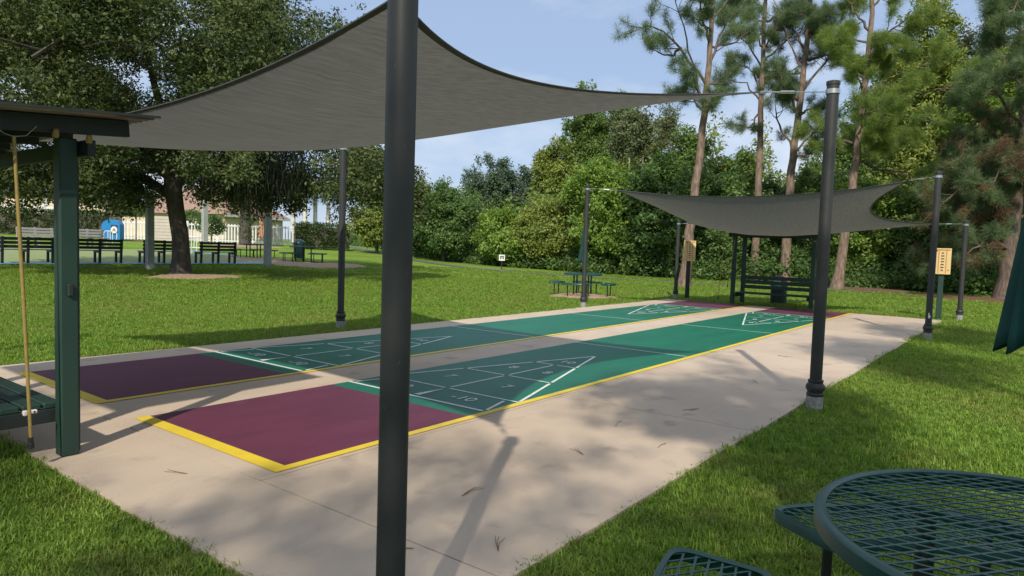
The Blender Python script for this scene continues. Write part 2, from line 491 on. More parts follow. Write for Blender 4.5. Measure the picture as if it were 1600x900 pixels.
def court(yo, label):
    c = empty('shuffleboard_court', (0, yo, 0), label, 'court', 'shuffleboard courts')
    L = 52*FT
    sheet('playing_surface', [(1.79, .07), (L-1.79, .07), (L-1.79, W), (1.79, W)], .004, M_green, c)
    sheet('standing_area', [(.10, .07), (1.79, .07), (1.79, W), (.10, W)], .004, M_purple, c)
    sheet('standing_area', [(L-1.79, .07), (L-.0, .07), (L-.0, W), (L-1.79, W)], .004, M_purple, c)
    sheet('yellow_line', [(.0, .0), (L, .0), (L, .072), (.0, .072)], .0055, M_yellow, c)
    sheet('yellow_line', [(.0, .0721), (.105, .0721), (.105, W+.01), (.0, W+.01)], .0058, M_yellow, c)
    def line(x0, y0, x1, y1, w=.026, flip=False):
        for fl in (False, True):
            a = Vector((x0, y0)); b = Vector((x1, y1))
            if fl: a = Vector((L-a.x, W-a.y+.04)); b = Vector((L-b.x, W-b.y+.04))
            d = (b-a).normalized(); s = Vector((-d.y, d.x))*w/2
            sheet('white_line', [tuple(a-s), tuple(b-s), tuple(b+s), tuple(a+s)], .0075, M_white, c)
    x0, x1, x2, x3, xa, xd = 6.5*FT, 8*FT, 11*FT, 14*FT, 17*FT, 20*FT
    yc = W/2+.02
    hw = lambda x: (xa-x)/(xa-x1)*(W/2-.045)
    line(x0, .09, x0, W-.01, .034)
    line(x1, yc-hw(x1), x1, yc-.03); line(x1, yc+.03, x1, yc+hw(x1))
    for X in (x2, x3):
        line(X, yc-hw(X)+.02, X, yc-.03); line(X, yc+.03, X, yc+hw(X)-.02)
    g = .045
    for s in (-1, 1):
        for a, b in ((x1, x2), (x2, x3), (x3, xa)):
            aa, bb = a+g*.6, b-g*.8 if b < xa else xa
            line(aa, yc+s*hw(aa), bb, yc+s*hw(bb), .030)
        line(x0+.05, yc+s*(W/2-.07), x1-.05, yc+s*(W/2-.17), .030)
    line(x1+.05, yc, x2-.05, yc); line(x2+.05, yc, x3-.05, yc)
    for fl in (False, True):
        q = [(x0+.055, yc-.035), (x1-.06, yc-.004), (x1-.06, yc+.004), (x0+.055, yc+.035)]
        if fl: q = [(L-x, W-y+.04) for x, y in q]
        sheet('wedge_mark', q, .0075, M_white, c)
    for X in (xd,):
        line(X, .085, X, W)
    for fl in (False, True):
        for t, X, Y in (('10', x3+.27, yc), ('8', (x2+x3)/2-.02, yc-.22), ('8', (x2+x3)/2-.02, yc+.24), ('7', (x1+x2)/2, yc-.36), ('7', (x1+x2)/2, yc+.38), ('-10', (x0+x1)/2+.01, yc-.40), ('-10', (x0+x1)/2+.01, yc+.40)):
            if fl: X, Y = L-X, W-Y+.04
            link('number', TXT[t], c, None, (X, Y, .0075), (0, 0, R(90 if fl else -90)))
    return c
court(0, 'shuffleboard court nearer the camera, green with maroon ends, beside the wide concrete margin')
court(W+GAP, 'shuffleboard court farther from the camera, green with maroon ends, beside the lawn')

# ---- mulch patches
def mulch(name, cx, cy, rx, ry, m, seed, z=.004, label_kind='structure'):
    rg = np.random.default_rng(seed)
    n = 44; V = [(cx, cy, hgt(cy)+z+.05)]; F = []
    rings = 5
    prof = 1+.16*np.sin(np.arange(n)*2*PI/n*3+rg.uniform(0, 6))+rg.uniform(-.1, .1, n)
    for r_ in range(1, rings+1):
        for k in range(n):
            a = 2*PI*k/n; rr = r_/rings*prof[k]
            x, y = cx+rx*rr*math.cos(a), cy+ry*rr*math.sin(a)
            V.append((x, y, hgt(y)+z+.045*(1-(r_/rings)**2)+rg.uniform(-.012, .012)-(.03 if r_ == rings else 0)))
    for k in range(n): F.append((0, 1+k, 1+(k+1) % n, 1+(k+1) % n))
    me = bpy.data.meshes.new(name)
    F = [(0, 1+k, 1+(k+1) % n) for k in range(n)]
    for r_ in range(rings-1):
        for k in range(n):
            a = 1+r_*n+k; b = 1+r_*n+(k+1) % n
            F.append((a, a+n, b+n, b))
    me.from_pydata(V, [], F); me.update()
    me.polygons.foreach_set('use_smooth', np.ones(len(me.polygons), bool))
    return tag(link(name, me, None, m), kind=label_kind)
mulch('oak_mulch_bed', 8.7, 17.5, 1.5, 1.0, M_mulch, 1)
mulch('picnic_mulch_bed', 17.4, 22.9, 2.3, 2.2, M_mulch, 2)
mulch('picnic_mulch_bed', 16.6, 26.4, 1.8, 1.5, M_mulch, 3)
mulch('table_mulch_bed', 14.7, 6.9, 1.05, .95, M_mulch, 4)
mulch('pine_straw_bed', 30.6, 2.2, 1.3, 1.8, M_straw, 5)
mulch('pine_straw_bed', 28.1, -2.2, 1.6, 2.4, M_straw, 6)
mulch('palm_mulch_bed', 22.9, 37.8, 2.2, 1.6, M_mulch, 7)
mulch('shrub_mulch_bed', 18.6, 43.0, 2.4, 1.2, M_straw, 8)

# ================================================================ FOLIAGE
def leaves_from(points, size, rng, aspect=.5, jitter=.5, up=.25, out=None, tint=None, glob=None):
    """one rhombic leaf (a folded quad) per point"""
    N = len(points)
    d = rng.normal(size=(N, 3)); d[:, 2] = d[:, 2]*.8 - .15
    if out is not None: d += out*.5
    d /= np.linalg.norm(d, axis=1)[:, None]+1e-9
    nrm = rng.normal(size=(N, 3))*.75; nrm[:, 2] = np.abs(nrm[:, 2])+up
    if out is not None: nrm += out*.7
    if glob is not None: nrm += glob
    s = np.cross(d, nrm); s /= np.linalg.norm(s, axis=1)[:, None]+1e-9
    n2 = np.cross(s, d)
    L = size*(1+jitter*rng.uniform(-1, 1, N))[:, None]
    Wd = L*aspect*.5
    base = points
    mid = base + d*L*.5
    tip = base + d*L - n2*L*.08
    V = np.empty((N, 4, 3), np.float32)
    V[:, 0] = base; V[:, 1] = mid + s*Wd + n2*Wd*.25; V[:, 2] = tip; V[:, 3] = mid - s*Wd + n2*Wd*.25
    F = np.arange(N*4, dtype=np.int32).reshape(N, 4)
    if tint is None: tint = rng.uniform(0, 1, N)
    return V.reshape(-1, 3), F, tint

def clump_points(centres, per, cr, rng):
    n = len(centres)
    off = rng.normal(size=(n, per, 3))
    off /= np.linalg.norm(off, axis=2)[:, :, None]
    off *= (rng.uniform(0, 1, (n, per, 1))**.5)*cr
    off[:, :, 2] *= .75
    pts = centres[:, None, :]+off
    ct = rng.normal(.5, .25, n)
    tint = np.clip(ct[:, None]+rng.normal(0, .16, (n, per)), 0, 1)
    return pts.reshape(-1, 3), tint.ravel(), (off/(cr+1e-9)).reshape(-1, 3)

def ell_points(n, c, r, rng, shell=.62):
    d = rng.normal(size=(n, 3)); d /= np.linalg.norm(d, axis=1)[:, None]
    k = rng.uniform(shell**3, 1, n)**(1/3)
    return np.asarray(c)+d*np.asarray(r)*k[:, None]

def lobed_centres(n, c, r, rng, nl=9, ls=.5, shell=.4, flat_bottom=False):
    """clump centres on several lobes spread over an ellipsoid"""
    d = rng.normal(size=(nl, 3)); d /= np.linalg.norm(d, axis=1)[:, None]
    lc = np.asarray(c)+d*np.asarray(r)*rng.uniform(.40, .68, (nl, 1))
    out = []
    for i in range(nl):
        q = ls*rng.uniform(.7, 1.25)
        out.append(ell_points(n//nl, lc[i], np.asarray(r)*q, rng, shell))
    out.append(ell_points(n//6, c, np.asarray(r)*.6, rng, .1))
    P = np.concatenate(out)
    return P

def crown_mesh(name, centres, per, cr, size, rng, aspect=.5, up=.25, centre=None):
    pts, tint, off = clump_points(centres, per, cr, rng)
    glob = None
    if centre is not None:                    # leaves face outwards from the crown
        gl = pts-np.asarray(centre); glob = .8*gl/(np.linalg.norm(gl, axis=1)[:, None]+1e-6)
    V, F, t = leaves_from(pts, size, rng, aspect, out=off, tint=tint, up=up, glob=glob)
    return np_mesh(name, V, F, tint=t)

# ---- treeline behind the lawn
TREES = [#kind, x, y, ground z, crown bottom, crown top, half width, name, label
 ('olive', 29.58, 32.53, 0.61, 0.76, 4.79, 1.76, 'lawn_edge_shrub', 'yellowish shrub left of the thick front post at the far lawn edge'),
 ('mid', 30.92, 30.82, 0.54, 0.26, 6.26, 2.11, 'lawn_edge_shrub', 'green shrub mostly hidden behind the thick front post'),
 ('dark', 29.42, 26.12, 0.35, 0.15, 5.24, 2.89, 'lawn_edge_shrub', 'wide dark green shrub just right of the thick front post'),
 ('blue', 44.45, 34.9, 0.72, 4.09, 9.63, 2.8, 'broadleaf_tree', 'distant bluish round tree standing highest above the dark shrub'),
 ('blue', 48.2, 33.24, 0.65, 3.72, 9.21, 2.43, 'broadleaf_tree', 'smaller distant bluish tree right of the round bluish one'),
 ('bright', 29.61, 21.63, 0.21, 0.18, 3.42, 1.7, 'lawn_edge_shrub', 'bright green shrub behind the small white sign'),
 ('olive', 30.82, 19.27, 0.15, -0.02, 4.6, 2.46, 'lawn_edge_shrub', 'yellow green shrub right of the small white sign'),
 ('bright', 31.01, 15.79, 0.09, -0.14, 6.48, 2.55, 'lawn_edge_shrub', 'tall bright green shrub behind the folded umbrella and grey post'),
 ('mid', 47.84, 27.58, 0.41, 6.69, 15.87, 2.06, 'broadleaf_tree', 'left of two tall round topped trees rising above the first sail'),
 ('mid', 47.7, 24.42, 0.29, 6.59, 15.19, 2.2, 'broadleaf_tree', 'right of two tall round topped trees rising above the first sail'),
 ('olive', 43.79, 27.58, 0.41, 5.32, 10.18, 1.85, 'broadleaf_tree', 'thin feathery tree right of the distant bluish trees'),
 ('pale', 45.55, 20.4, 0.18, 5.81, 11.86, 2.04, 'broadleaf_tree', 'thin feathery tree just below the tip of the first sail'),
 ('dark', 31.08, 12.38, 0.04, -0.17, 6.47, 2.22, 'lawn_edge_shrub', 'dark shrub right of the grey post, under the left tip of the second sail'),
 ('mid', 41.64, 15.44, 0.08, 4.1, 9.88, 1.93, 'broadleaf_tree', 'green tree top behind the slim leftmost pine'),
 ('dark', 33.4, 10.14, 0.02, -0.16, 6.13, 1.98, 'lawn_edge_shrub', 'dark shrub behind the left end of the far shelter'),
 ('dark', 36.58, 8.42, 0.01, -0.24, 5.89, 2.13, 'lawn_edge_shrub', 'dark shrub behind the middle of the far shelter'),
 ('mid', 35.97, 5.94, 0.0, -0.18, 6.39, 1.75, 'lawn_edge_shrub', 'green shrub behind the right end of the far shelter'),
 ('bright', 34.17, 3.3, 0.0, -0.13, 5.28, 1.73, 'lawn_edge_shrub', 'bright green shrub behind the leaning pine'),
 ('mid', 34.98, 1.36, 0.0, -0.12, 4.84, 1.7, 'lawn_edge_shrub', 'green shrub between the leaning pine and the scoreboard on green post'),
 ('dark', 34.65, -0.74, 0.0, -0.07, 3.6, 1.74, 'lawn_edge_shrub', 'dark shrub behind the short grey post at right'),
 ('mid', 36.15, -2.66, 0.0, -0.11, 4.54, 1.74, 'lawn_edge_shrub', 'green shrub behind the thick trunked conifer'),
 ('mid', 52.2, 5.26, 0.0, 6.01, 16.74, 2.24, 'broadleaf_tree', 'tall green tree filling the gap behind the leaning pine'),
 ('pale', 53.76, 1.65, 0.0, 6.05, 18.31, 1.97, 'broadleaf_tree', 'tall pale tree with a bare light trunk near the upper right corner'),
 ('pale', 53.19, -0.82, 0.0, 5.94, 20.2, 2.1, 'broadleaf_tree', 'pale tall tree at the upper right corner'),
 ('mid', 46.4, 7.49, 0.0, 4.34, 9.16, 1.89, 'broadleaf_tree', 'low green tree top behind the dark near post right of the court'),
 ('olive', 47.9, 2.68, 0.0, 4.39, 18.81, 2.49, 'broadleaf_tree', 'tall olive green tree between the leaning pine and the upper right corner'),
 ('mid', 46.5, 5.9, 0.0, 4.33, 12.94, 2.05, 'broadleaf_tree', 'green tree just left of the leaning pine crown'),
 ('bright', 46.6, -0.84, 0.0, 3.55, 14.36, 2.32, 'broadleaf_tree', 'bright green tree behind the browning conifer'),
 ('mid', 45.92, -3.14, 0.0, 3.54, 16.63, 2.31, 'broadleaf_tree', 'green tree at the right edge behind the browning conifer'),
 ('mid', 44.56, 13.19, 0.05, 4.26, 8.86, 2.19, 'broadleaf_tree', 'low green tree top between the two slender pines'),
 ('pale', 38.86, 19.3, 0.15, 7.38, 10.8, 0.64, 'slender_tree', 'first of four slender pale trunks above the bright shrub, from the left'),
 ('pale', 38.54, 18.1, 0.12, 7.69, 11.05, 0.59, 'slender_tree', 'second of four slender pale trunks above the bright shrub, from the left'),
 ('pale', 39.83, 18.02, 0.12, 7.43, 10.51, 0.56, 'slender_tree', 'third of four slender pale trunks above the bright shrub, from the left'),
 ('pale', 41.8, 17.18, 0.11, 8.05, 11.99, 0.7, 'slender_tree', 'slender pale trunk nearest the slim leftmost pine'),
]
rngT = np.random.default_rng(11)
def broad_tree(kind, x, y, gz, z0, z1, hw, name, label, leaf=.20, dens=1.0, far=False, cr=.42, per=26, group='trees and shrubs along the far edge of the lawn'):
    t = empty(name, (x, y, gz), label, 'shrub' if 'shrub' in name else 'tree', group)
    thin = name == 'slender_tree'
    if far and not thin: z0 = gz+.30*(z0-gz)
    if thin: leaf, dens, per = .16, .5, 14
    z0 = max(z0, gz+.15)
    c = (0, 0, (z0+z1)/2-gz); r = (hw, hw, (z1-z0)/2)
    area = hw*(z1-z0)
    n = int(100+55*area*dens)
    C = lobed_centres(n, c, r, rngT, nl=int(9+area*.35), ls=.40)
    ns = int(16+area*1.6) if name != 'shade_tree' else 3
    sh = rngT.normal(size=(ns, 3)); sh /= np.linalg.norm(sh, axis=1)[:, None]
    shoots = []
    for q in sh:
        a0 = np.asarray(c)+q*np.asarray(r)*.78
        ln = rngT.uniform(.25, .95)
        for k in range(5): shoots.append(a0+(q*.6+np.array((0, 0, .35)))*ln*k/4+rngT.normal(0, .07, 3))
    C = np.concatenate([C, np.array(shoots)])
    C = C[C[:, 2] > .12]
    leaf = leaf*rngT.uniform(.8, 1.25)
    me = crown_mesh('crown', C, per, cr, leaf, rngT, aspect=.52, centre=c)
    link('crown' if 'shrub' not in name else 'foliage', me, t, LEAF[kind])
    b = MB()
    top = z1-gz
    lean = rngT.uniform(-.3, .3, 2)
    tr = .10 if thin else .05+.028*hw*math.sqrt(max(1, top/5))
    path = [(lean[0]*k, lean[1]*k, top*.9*k-.05*(k == 0)) for k in (0, .2, .4, .6, .8, 1)]
    b.tube(path, [tr*1.25, tr, tr*.85, tr*.65, tr*.4, tr*.12], 8)
    for k in range(7):
        h_ = rngT.uniform(.25, .8); a = rngT.uniform(0, 2*PI); l_ = hw*rngT.uniform(.5, .9)
        p0 = Vector((lean[0]*h_, lean[1]*h_, top*.9*h_))
        b.tube([p0, p0+Vector((math.cos(a)*l_*.5, math.sin(a)*l_*.5, l_*.35)), p0+Vector((math.cos(a)*l_, math.sin(a)*l_, l_*.55))], [tr*.4, tr*.25, tr*.06], 5)
    if 'shrub' in name:
        for k in range(12):                   # bare pale twigs poking through the leaves
            q = rngT.normal(size=3); q[0] -= .8; q /= np.linalg.norm(q); q[2] = abs(q[2])*.5-.35
            p0 = Vector(np.asarray(c)+q*np.asarray(r)*.82); p0.z = max(.2, p0.z)
            dv = Vector((rngT.normal()*.4, rngT.normal()*.8, abs(rngT.normal())*.7+.1)).normalized()*rngT.uniform(.5, 1.3)
            b.tube([p0, p0+dv*.5+Vector((0, 0, .06)), p0+dv], [.016, .011, .004], 4, caps=False)
    link('trunk' if 'shrub' not in name else 'stem', b.mesh('trunk', smooth=True), t, M_palebark if kind in ('pale',) else M_stem)
for row in TREES:
    far = row[1] > 40
    broad_tree(*row, leaf=.20 if far else .165, dens=.55 if far else 1.45, far=far, cr=.40 if far else .38, per=24 if far else 30)

# ---- undergrowth at the foot of the treeline and the wood behind it: masses nobody could count
def band_points(curve, n, depth0, depth1, zfun, rng):
    cur = np.array(curve, float)
    seg = np.linalg.norm(np.diff(cur, axis=0), axis=1); cum = np.r_[0, np.cumsum(seg)]
    s = rng.uniform(0, cum[-1], n)
    x = np.interp(s, cum, cur[:, 0]); y = np.interp(s, cum, cur[:, 1])
    i = np.clip(np.searchsorted(cum, s)-1, 0, len(seg)-1)
    t = np.diff(cur, axis=0)[i]/seg[i][:, None]
    nrm = np.c_[-t[:, 1], t[:, 0]]
    dd = rng.uniform(depth0, depth1, n)
    P = np.c_[x+nrm[:, 0]*dd, y+nrm[:, 1]*dd]
    top = zfun(s, dd)
    z = np.array([hgt(v) for v in P[:, 1]])+top*rng.uniform(0.03, 1, n)
    return np.c_[P, z]
CURVE = [(31.6, -40), (31.6, -14), (31.4, -3), (31.0, 1), (31.4, 4.5), (31.0, 8.2), (29.8, 13.5), (29.4, 18), (29.0, 22.5), (29.6, 27.8), (32.2, 33), (36.0, 41.5), (42, 54)]
CURVE = CURVE[::-1]
rngU = np.random.default_rng(21)
Cn = band_points(CURVE, 5200, .0, 3.0, lambda s, d: (.55+.75*np.sin(s*.9)*np.sin(s*.37+1)**2+.9*d*.55).clip(.25, 2.6), rngU)
tag(link('undergrowth', crown_mesh('undergrowth', Cn, 20, .34, .17, rngU), None, LEAF['dark']), 'dense low undergrowth along the foot of the treeline', 'undergrowth', kind='stuff')
Cn = band_points(CURVE, 7000, 4.0, 16.0, lambda s, d: (3.4+1.0*np.sin(s*.8)+.8*np.sin(s*.33+2)).clip(1.5, 6), rngU)
tag(link('woodland', crown_mesh('woodland', Cn, 20, .6, .30, rngU), None, LEAF['mid']), 'dark green wood filling in behind the shrubs', 'wood', kind='stuff')

Cn = band_points([(36, -14), (40, -4), (43, 2), (44, 8), (42, 15), (41, 21), (42, 27), (44, 31)][::-1], 4200, .0, 9.0, lambda s, d: np.interp(s, [0, 4, 9, 16, 23, 30, 36, 46, 60], [3.2, 5.0, 8.5, 9.0, 7.0, 6.2, 8.5, 10.5, 11])*(1+.18*np.sin(s*1.9)+.12*np.sin(s*4.3+1)), rngU)
tag(link('woodland', crown_mesh('woodland', Cn, 24, .65, .24, rngU), None, LEAF['olive']), 'taller hazy green wood rising behind the treeline', 'wood', kind='stuff')

# ---- pines
PINES = [
 ([(23.62, 7.65, 0.0), (23.77, 7.61, 1.72), (23.92, 7.55, 3.0), (24.2, 7.44, 5.56), (24.42, 7.4, 8.12), (24.6, 7.4, 10.43), (24.74, 7.48, 12.98)], 0.281, [[(24.32, 7.45, 7.22), (23.25, 7.68, 9.14), (22.24, 7.77, 10.32), (21.35, 7.67, 11.19)], [(24.42, 7.39, 7.99), (23.35, 8.08, 9.34), (22.2, 8.79, 10.01), (21.5, 8.82, 9.71)], [(23.85, 8.3, 9.49), (24.01, 9.05, 9.26), (24.18, 9.88, 9.94)], [(24.49, 7.39, 8.89), (24.95, 7.18, 10.23), (25.53, 6.79, 11.21)], [(24.37, 7.38, 7.23), (23.35, 7.49, 8.16), (22.24, 7.62, 8.17)], [(24.31, 7.43, 6.97), (23.89, 7.82, 7.56), (23.39, 8.28, 7.64)], [(24.39, 7.44, 8.12), (24.77, 6.88, 8.13), (24.91, 6.72, 9.15)], [(24.55, 7.39, 9.66), (23.7, 7.5, 10.69), (22.92, 7.48, 11.41)], [(24.62, 7.4, 10.68), (25.45, 7.17, 11.64), (26.32, 6.84, 12.09)]]),
 ([(33.0, 7.89, 0.03), (33.22, 7.95, 3.56), (33.42, 8.11, 7.8), (33.6, 8.23, 11.39), (33.77, 8.31, 14.33), (33.94, 8.41, 17.59)], 0.278, [[(33.55, 8.25, 10.9), (32.37, 8.62, 11.78), (31.25, 8.91, 12.47), (30.35, 8.86, 12.82)], [(33.57, 8.24, 11.06), (34.06, 7.36, 12.17), (34.44, 6.57, 12.94)], [(33.48, 8.17, 9.11), (33.06, 8.86, 10.07), (32.61, 9.53, 10.21), (32.23, 10.05, 9.87)], [(33.61, 8.25, 11.72), (33.96, 7.69, 13.0), (34.22, 7.15, 13.3)], [(33.49, 8.12, 8.78), (33.24, 8.64, 7.81), (33.02, 9.23, 7.99)], [(33.45, 8.18, 8.94), (34.4, 7.8, 9.73), (35.61, 7.05, 10.38)], [(33.73, 8.29, 13.68), (34.18, 9.33, 14.97), (34.69, 10.22, 15.63)], [(33.77, 8.31, 14.33), (33.82, 7.59, 14.84)], [(33.49, 8.19, 9.43), (33.55, 8.73, 10.8), (33.35, 9.52, 11.18)]]),
 ([(31.85, 6.08, 0.03), (32.09, 6.14, 3.79), (32.32, 6.12, 6.56), (32.67, 5.97, 9.65), (32.94, 5.9, 12.43), (33.14, 5.94, 15.5)], 0.324, [[(32.62, 6.11, 10.41), (32.7, 6.81, 11.9), (32.8, 7.48, 13.58), (33.11, 7.86, 14.98)], [(32.7, 5.9, 9.34), (32.93, 5.05, 10.64), (33.07, 4.31, 11.9), (33.11, 3.69, 12.98)], [(32.41, 6.18, 8.25), (31.1, 6.38, 9.37), (29.74, 6.59, 9.98)], [(32.28, 6.16, 6.41), (32.86, 7.1, 7.95), (33.81, 7.55, 9.43)], [(32.31, 6.1, 6.25), (32.67, 5.09, 7.45), (32.62, 4.55, 7.99)], [(32.89, 5.91, 11.81), (32.93, 5.28, 12.32), (32.83, 4.87, 12.96)], [(32.83, 5.92, 11.19), (33.31, 6.72, 12.66), (34.26, 6.9, 14.21)], [(32.25, 6.16, 5.94), (32.9, 5.61, 6.3), (33.34, 5.35, 6.65)]]),
 ([(29.5, 3.22, 0.0), (29.87, 3.03, 3.06), (30.21, 2.89, 6.08), (30.49, 2.8, 8.83), (30.73, 2.76, 11.58), (30.89, 2.86, 14.59)], 0.288, [[(30.37, 2.9, 8.28), (31.06, 1.97, 8.99), (31.84, 0.91, 9.56), (32.37, 0.19, 10.39)], [(30.33, 2.92, 7.87), (31.89, 1.82, 8.45), (33.55, 0.57, 8.92), (34.88, -0.29, 8.8)], [(30.22, 2.92, 6.49), (29.86, 1.93, 7.29), (29.59, 0.73, 7.09), (29.25, -0.42, 6.61)], [(30.18, 2.95, 6.22), (30.0, 3.89, 6.53), (30.08, 4.4, 5.88)], [(30.49, 2.8, 8.83), (29.79, 3.4, 9.83), (29.3, 3.71, 10.55)], [(30.63, 2.76, 10.21), (30.43, 1.76, 11.06), (30.14, 0.82, 11.34)], [(30.68, 2.76, 11.03), (30.64, 3.43, 11.94), (30.77, 3.89, 12.88)], [(30.11, 2.97, 5.53), (31.64, 2.34, 5.26), (33.47, 1.34, 5.27), (34.98, 0.73, 4.81)], [(30.47, 2.88, 9.38), (30.41, 2.04, 9.79), (30.32, 1.22, 10.04)], [(30.78, 2.75, 12.13), (31.53, 2.28, 13.07), (32.34, 1.68, 13.48)], [(30.23, 2.95, 6.9), (30.35, 2.07, 6.32), (30.62, 1.03, 6.16)]]),
 ([(28.4, -2.63, 0.0), (28.6, -2.69, 2.06), (28.84, -2.77, 4.4), (29.14, -2.86, 7.44), (29.34, -2.77, 10.93), (29.45, -2.69, 13.03)], 0.373, [[(28.88, -2.77, 4.87), (28.88, -1.96, 5.02), (28.86, -1.2, 4.45), (29.12, -0.8, 4.0)], [(28.95, -2.79, 5.57), (29.01, -2.07, 6.32), (29.12, -1.45, 6.63), (29.2, -0.85, 6.45)], [(29.01, -2.8, 6.27), (27.82, -2.05, 7.27), (26.74, -1.52, 7.56)], [(28.84, -2.78, 4.17), (29.13, -2.11, 3.97), (29.39, -1.44, 3.28)], [(29.11, -2.82, 7.44), (29.07, -2.1, 8.9), (29.04, -1.49, 9.45)], [(28.93, -2.81, 5.1), (29.89, -3.45, 5.42), (30.78, -4.04, 5.26)], [(29.18, -2.82, 8.37), (30.5, -3.4, 9.29), (31.77, -3.96, 10.0)], [(29.25, -2.78, 9.53), (28.7, -2.21, 10.39), (28.26, -1.81, 11.02)], [(28.78, -2.75, 3.7), (29.01, -2.26, 3.25), (29.19, -1.68, 2.9), (29.36, -1.04, 3.03)], [(28.88, -2.79, 4.63), (29.54, -2.49, 4.0), (30.21, -2.24, 2.83)]]),
]
def needle_tufts(centres, dirs, rng, per=46, length=.29, width=.0050):
    n = len(centres)
    d = rng.normal(size=(n, per, 3))
    d /= np.linalg.norm(d, axis=2)[:, :, None]
    d = d*.9+dirs[:, None, :]*.55
    d /= np.linalg.norm(d, axis=2)[:, :, None]
    L = length*rng.uniform(.7, 1.15, (n, per, 1))
    base = centres[:, None, :]+rng.normal(size=(n, per, 3))*.06 - dirs[:, None, :]*rng.uniform(0, .34, (n, per, 1))
    tip = base+d*L; tip[:, :, 2] -= .02
    s = np.cross(d, rng.normal(size=(n, per, 3))); s /= np.linalg.norm(s, axis=2)[:, :, None]
    V = np.stack([base+s*width, base-s*width, tip], axis=2).reshape(-1, 3)
    F = np.arange(len(V), dtype=np.int32).reshape(-1, 3)
    t = np.clip(rng.normal(.5, .22, n)[:, None]+rng.normal(0, .12, (n, per)), 0, 1).ravel()
    return V, F, t

def pine(trunk, rad, limbs, label, seed, leaf='pine', brown=0, extra=6, tufts=16, group='tall pines beyond the courts', per=64, nsub=6, low=.5, bark=None, droop=0.0):
    rng = np.random.default_rng(seed)
    base = Vector(trunk[0]); gz = hgt(base.y)
    t = empty('pine_tree', (base.x, base.y, gz), label, 'tree', group)
    loc = lambda q: Vector(q)-Vector((base.x, base.y, gz))
    tp = [loc(q) for q in trunk]; tp[0].z = -.1
    n = len(tp); b = MB()
    # finer trunk with slight wander
    path = []; rr = []
    K = 22
    for i in range(K+1):
        s = i/K*(n-1); k = min(int(s), n-2); q = tp[k].lerp(tp[k+1], s-k)
        path.append(q+Vector((rng.uniform(-.03, .03), rng.uniform(-.03, .03), 0)))
        f = q.z/tp[-1].z
        rr.append(rad*.74*((1-.68*max(0, f))+.50*math.exp(-max(0, q.z)/.30)))
    b.tube(path, rr, 14)
    link('trunk', b.mesh('trunk', smooth=True), t, bark or M_pbark)
    lb = MB(); cen = []; dr = []; twb = MB()
    H = tp[-1].z
    LM = [[loc(q) for q in l] for l in limbs]
    for k in range(extra):                               # further limbs round the upper trunk
        f = rng.uniform(low, .98); i = int(f*K); p0 = path[min(i, K)]
        a = rng.uniform(0, 2*PI); l_ = rng.uniform(1.4, 3.2)*(1.3-f*.75)
        LM.append([p0, p0+Vector((math.cos(a)*l_*.5, math.sin(a)*l_*.5, l_*.10)), p0+Vector((math.cos(a)*l_, math.sin(a)*l_, l_*(rng.uniform(.1, .5)-droop)))])
    def resample(l, k_, wob):
        m = len(l); rs = []
        for i in range(k_+1):
            s = i/k_*(m-1); q0 = min(int(s), m-2); q = l[q0].lerp(l[q0+1], s-q0)
            rs.append(q+Vector(rng.normal(size=3))*wob*(i > 0))
        return rs
    def twig(q, d, tl):
        sd = Vector(rng.normal(size=3)); sd.z = abs(sd.z)*.5+.1
        e = q+(sd.normalized()*.75+d*.7).normalized()*tl
        twb.tube([q, q.lerp(e, .5)+Vector((0, 0, -.03)), e], [.012, .009, .005], 4, caps=False)
        dd = (e-q).normalized()
        cen.append(e); dr.append((dd+Vector((0, 0, .2))).normalized())
        if tl > .3:
            cen.append(q.lerp(e, .6)+Vector(rng.normal(size=3))*.06); dr.append(dd)
    for l in LM:
        rs = resample(l, 9, .05)
        r0 = rad*.20*rng.uniform(.8, 1.2)
        lb.tube(rs, [r0*(1-.85*i/9) for i in range(10)], 6)
        LL = sum((rs[i+1]-rs[i]).length for i in range(9))
        for j in range(nsub):
            s = rng.uniform(.25, .95); i = min(int(s*9), 8); q = rs[i]
            d = (rs[i+1]-rs[i]).normalized()
            sd = Vector(rng.normal(size=3)); sd = (sd-d*sd.dot(d)).normalized()
            sl = LL*rng.uniform(.22, .45)*(1.1-.5*s)
            e = q+(d*.7+sd*.8+Vector((0, 0, .12))).normalized()*sl
            ss = resample([q, q.lerp(e, .5)+sd*.12*sl+Vector((0, 0, -.06*sl)), e+Vector((0, 0, .1*sl))], 5, .025)
            lb.tube(ss, [r0*.38*(1-.16*i) for i in range(6)], 4, caps=False)
            for w_ in range(max(2, int(tufts/nsub))):
                s2 = rng.uniform(.35, 1.0); k = min(int(s2*5), 4)
                twig(ss[k+1], (ss[k+1]-ss[k]).normalized(), rng.uniform(.15, .5))
        for w_ in range(4):
            twig(rs[9 if w_ < 2 else 8], (rs[9]-rs[8]).normalized(), rng.uniform(.2, .45))
    link('limb', lb.mesh('limb', smooth=True), t, M_pbark2)
    link('twigs', twb.mesh('twigs'), t, M_pbark2)['kind'] = 'stuff'
    cen = np.array([tuple(c) for c in cen]); dr = np.array([tuple(c) for c in dr])
    if brown > 0:
        lowness = cen[:, 2] < H*.55
        isb = (rng.uniform(0, 1, len(cen)) < brown) & lowness
        V, F, tt = needle_tufts(cen[isb], dr[isb]*np.array([1, 1, -.6]), rng, per=per, length=.27)
        link('dead_needles', np_mesh('dead_needles', V, F, tint=tt), t, LEAF['brown'])
        cen, dr = cen[~isb], dr[~isb]
    V, F, tt = needle_tufts(cen, dr, rng, per=per)
    link('crown', np_mesh('crown', V, F, tint=tt), t, LEAF[leaf])
    return t
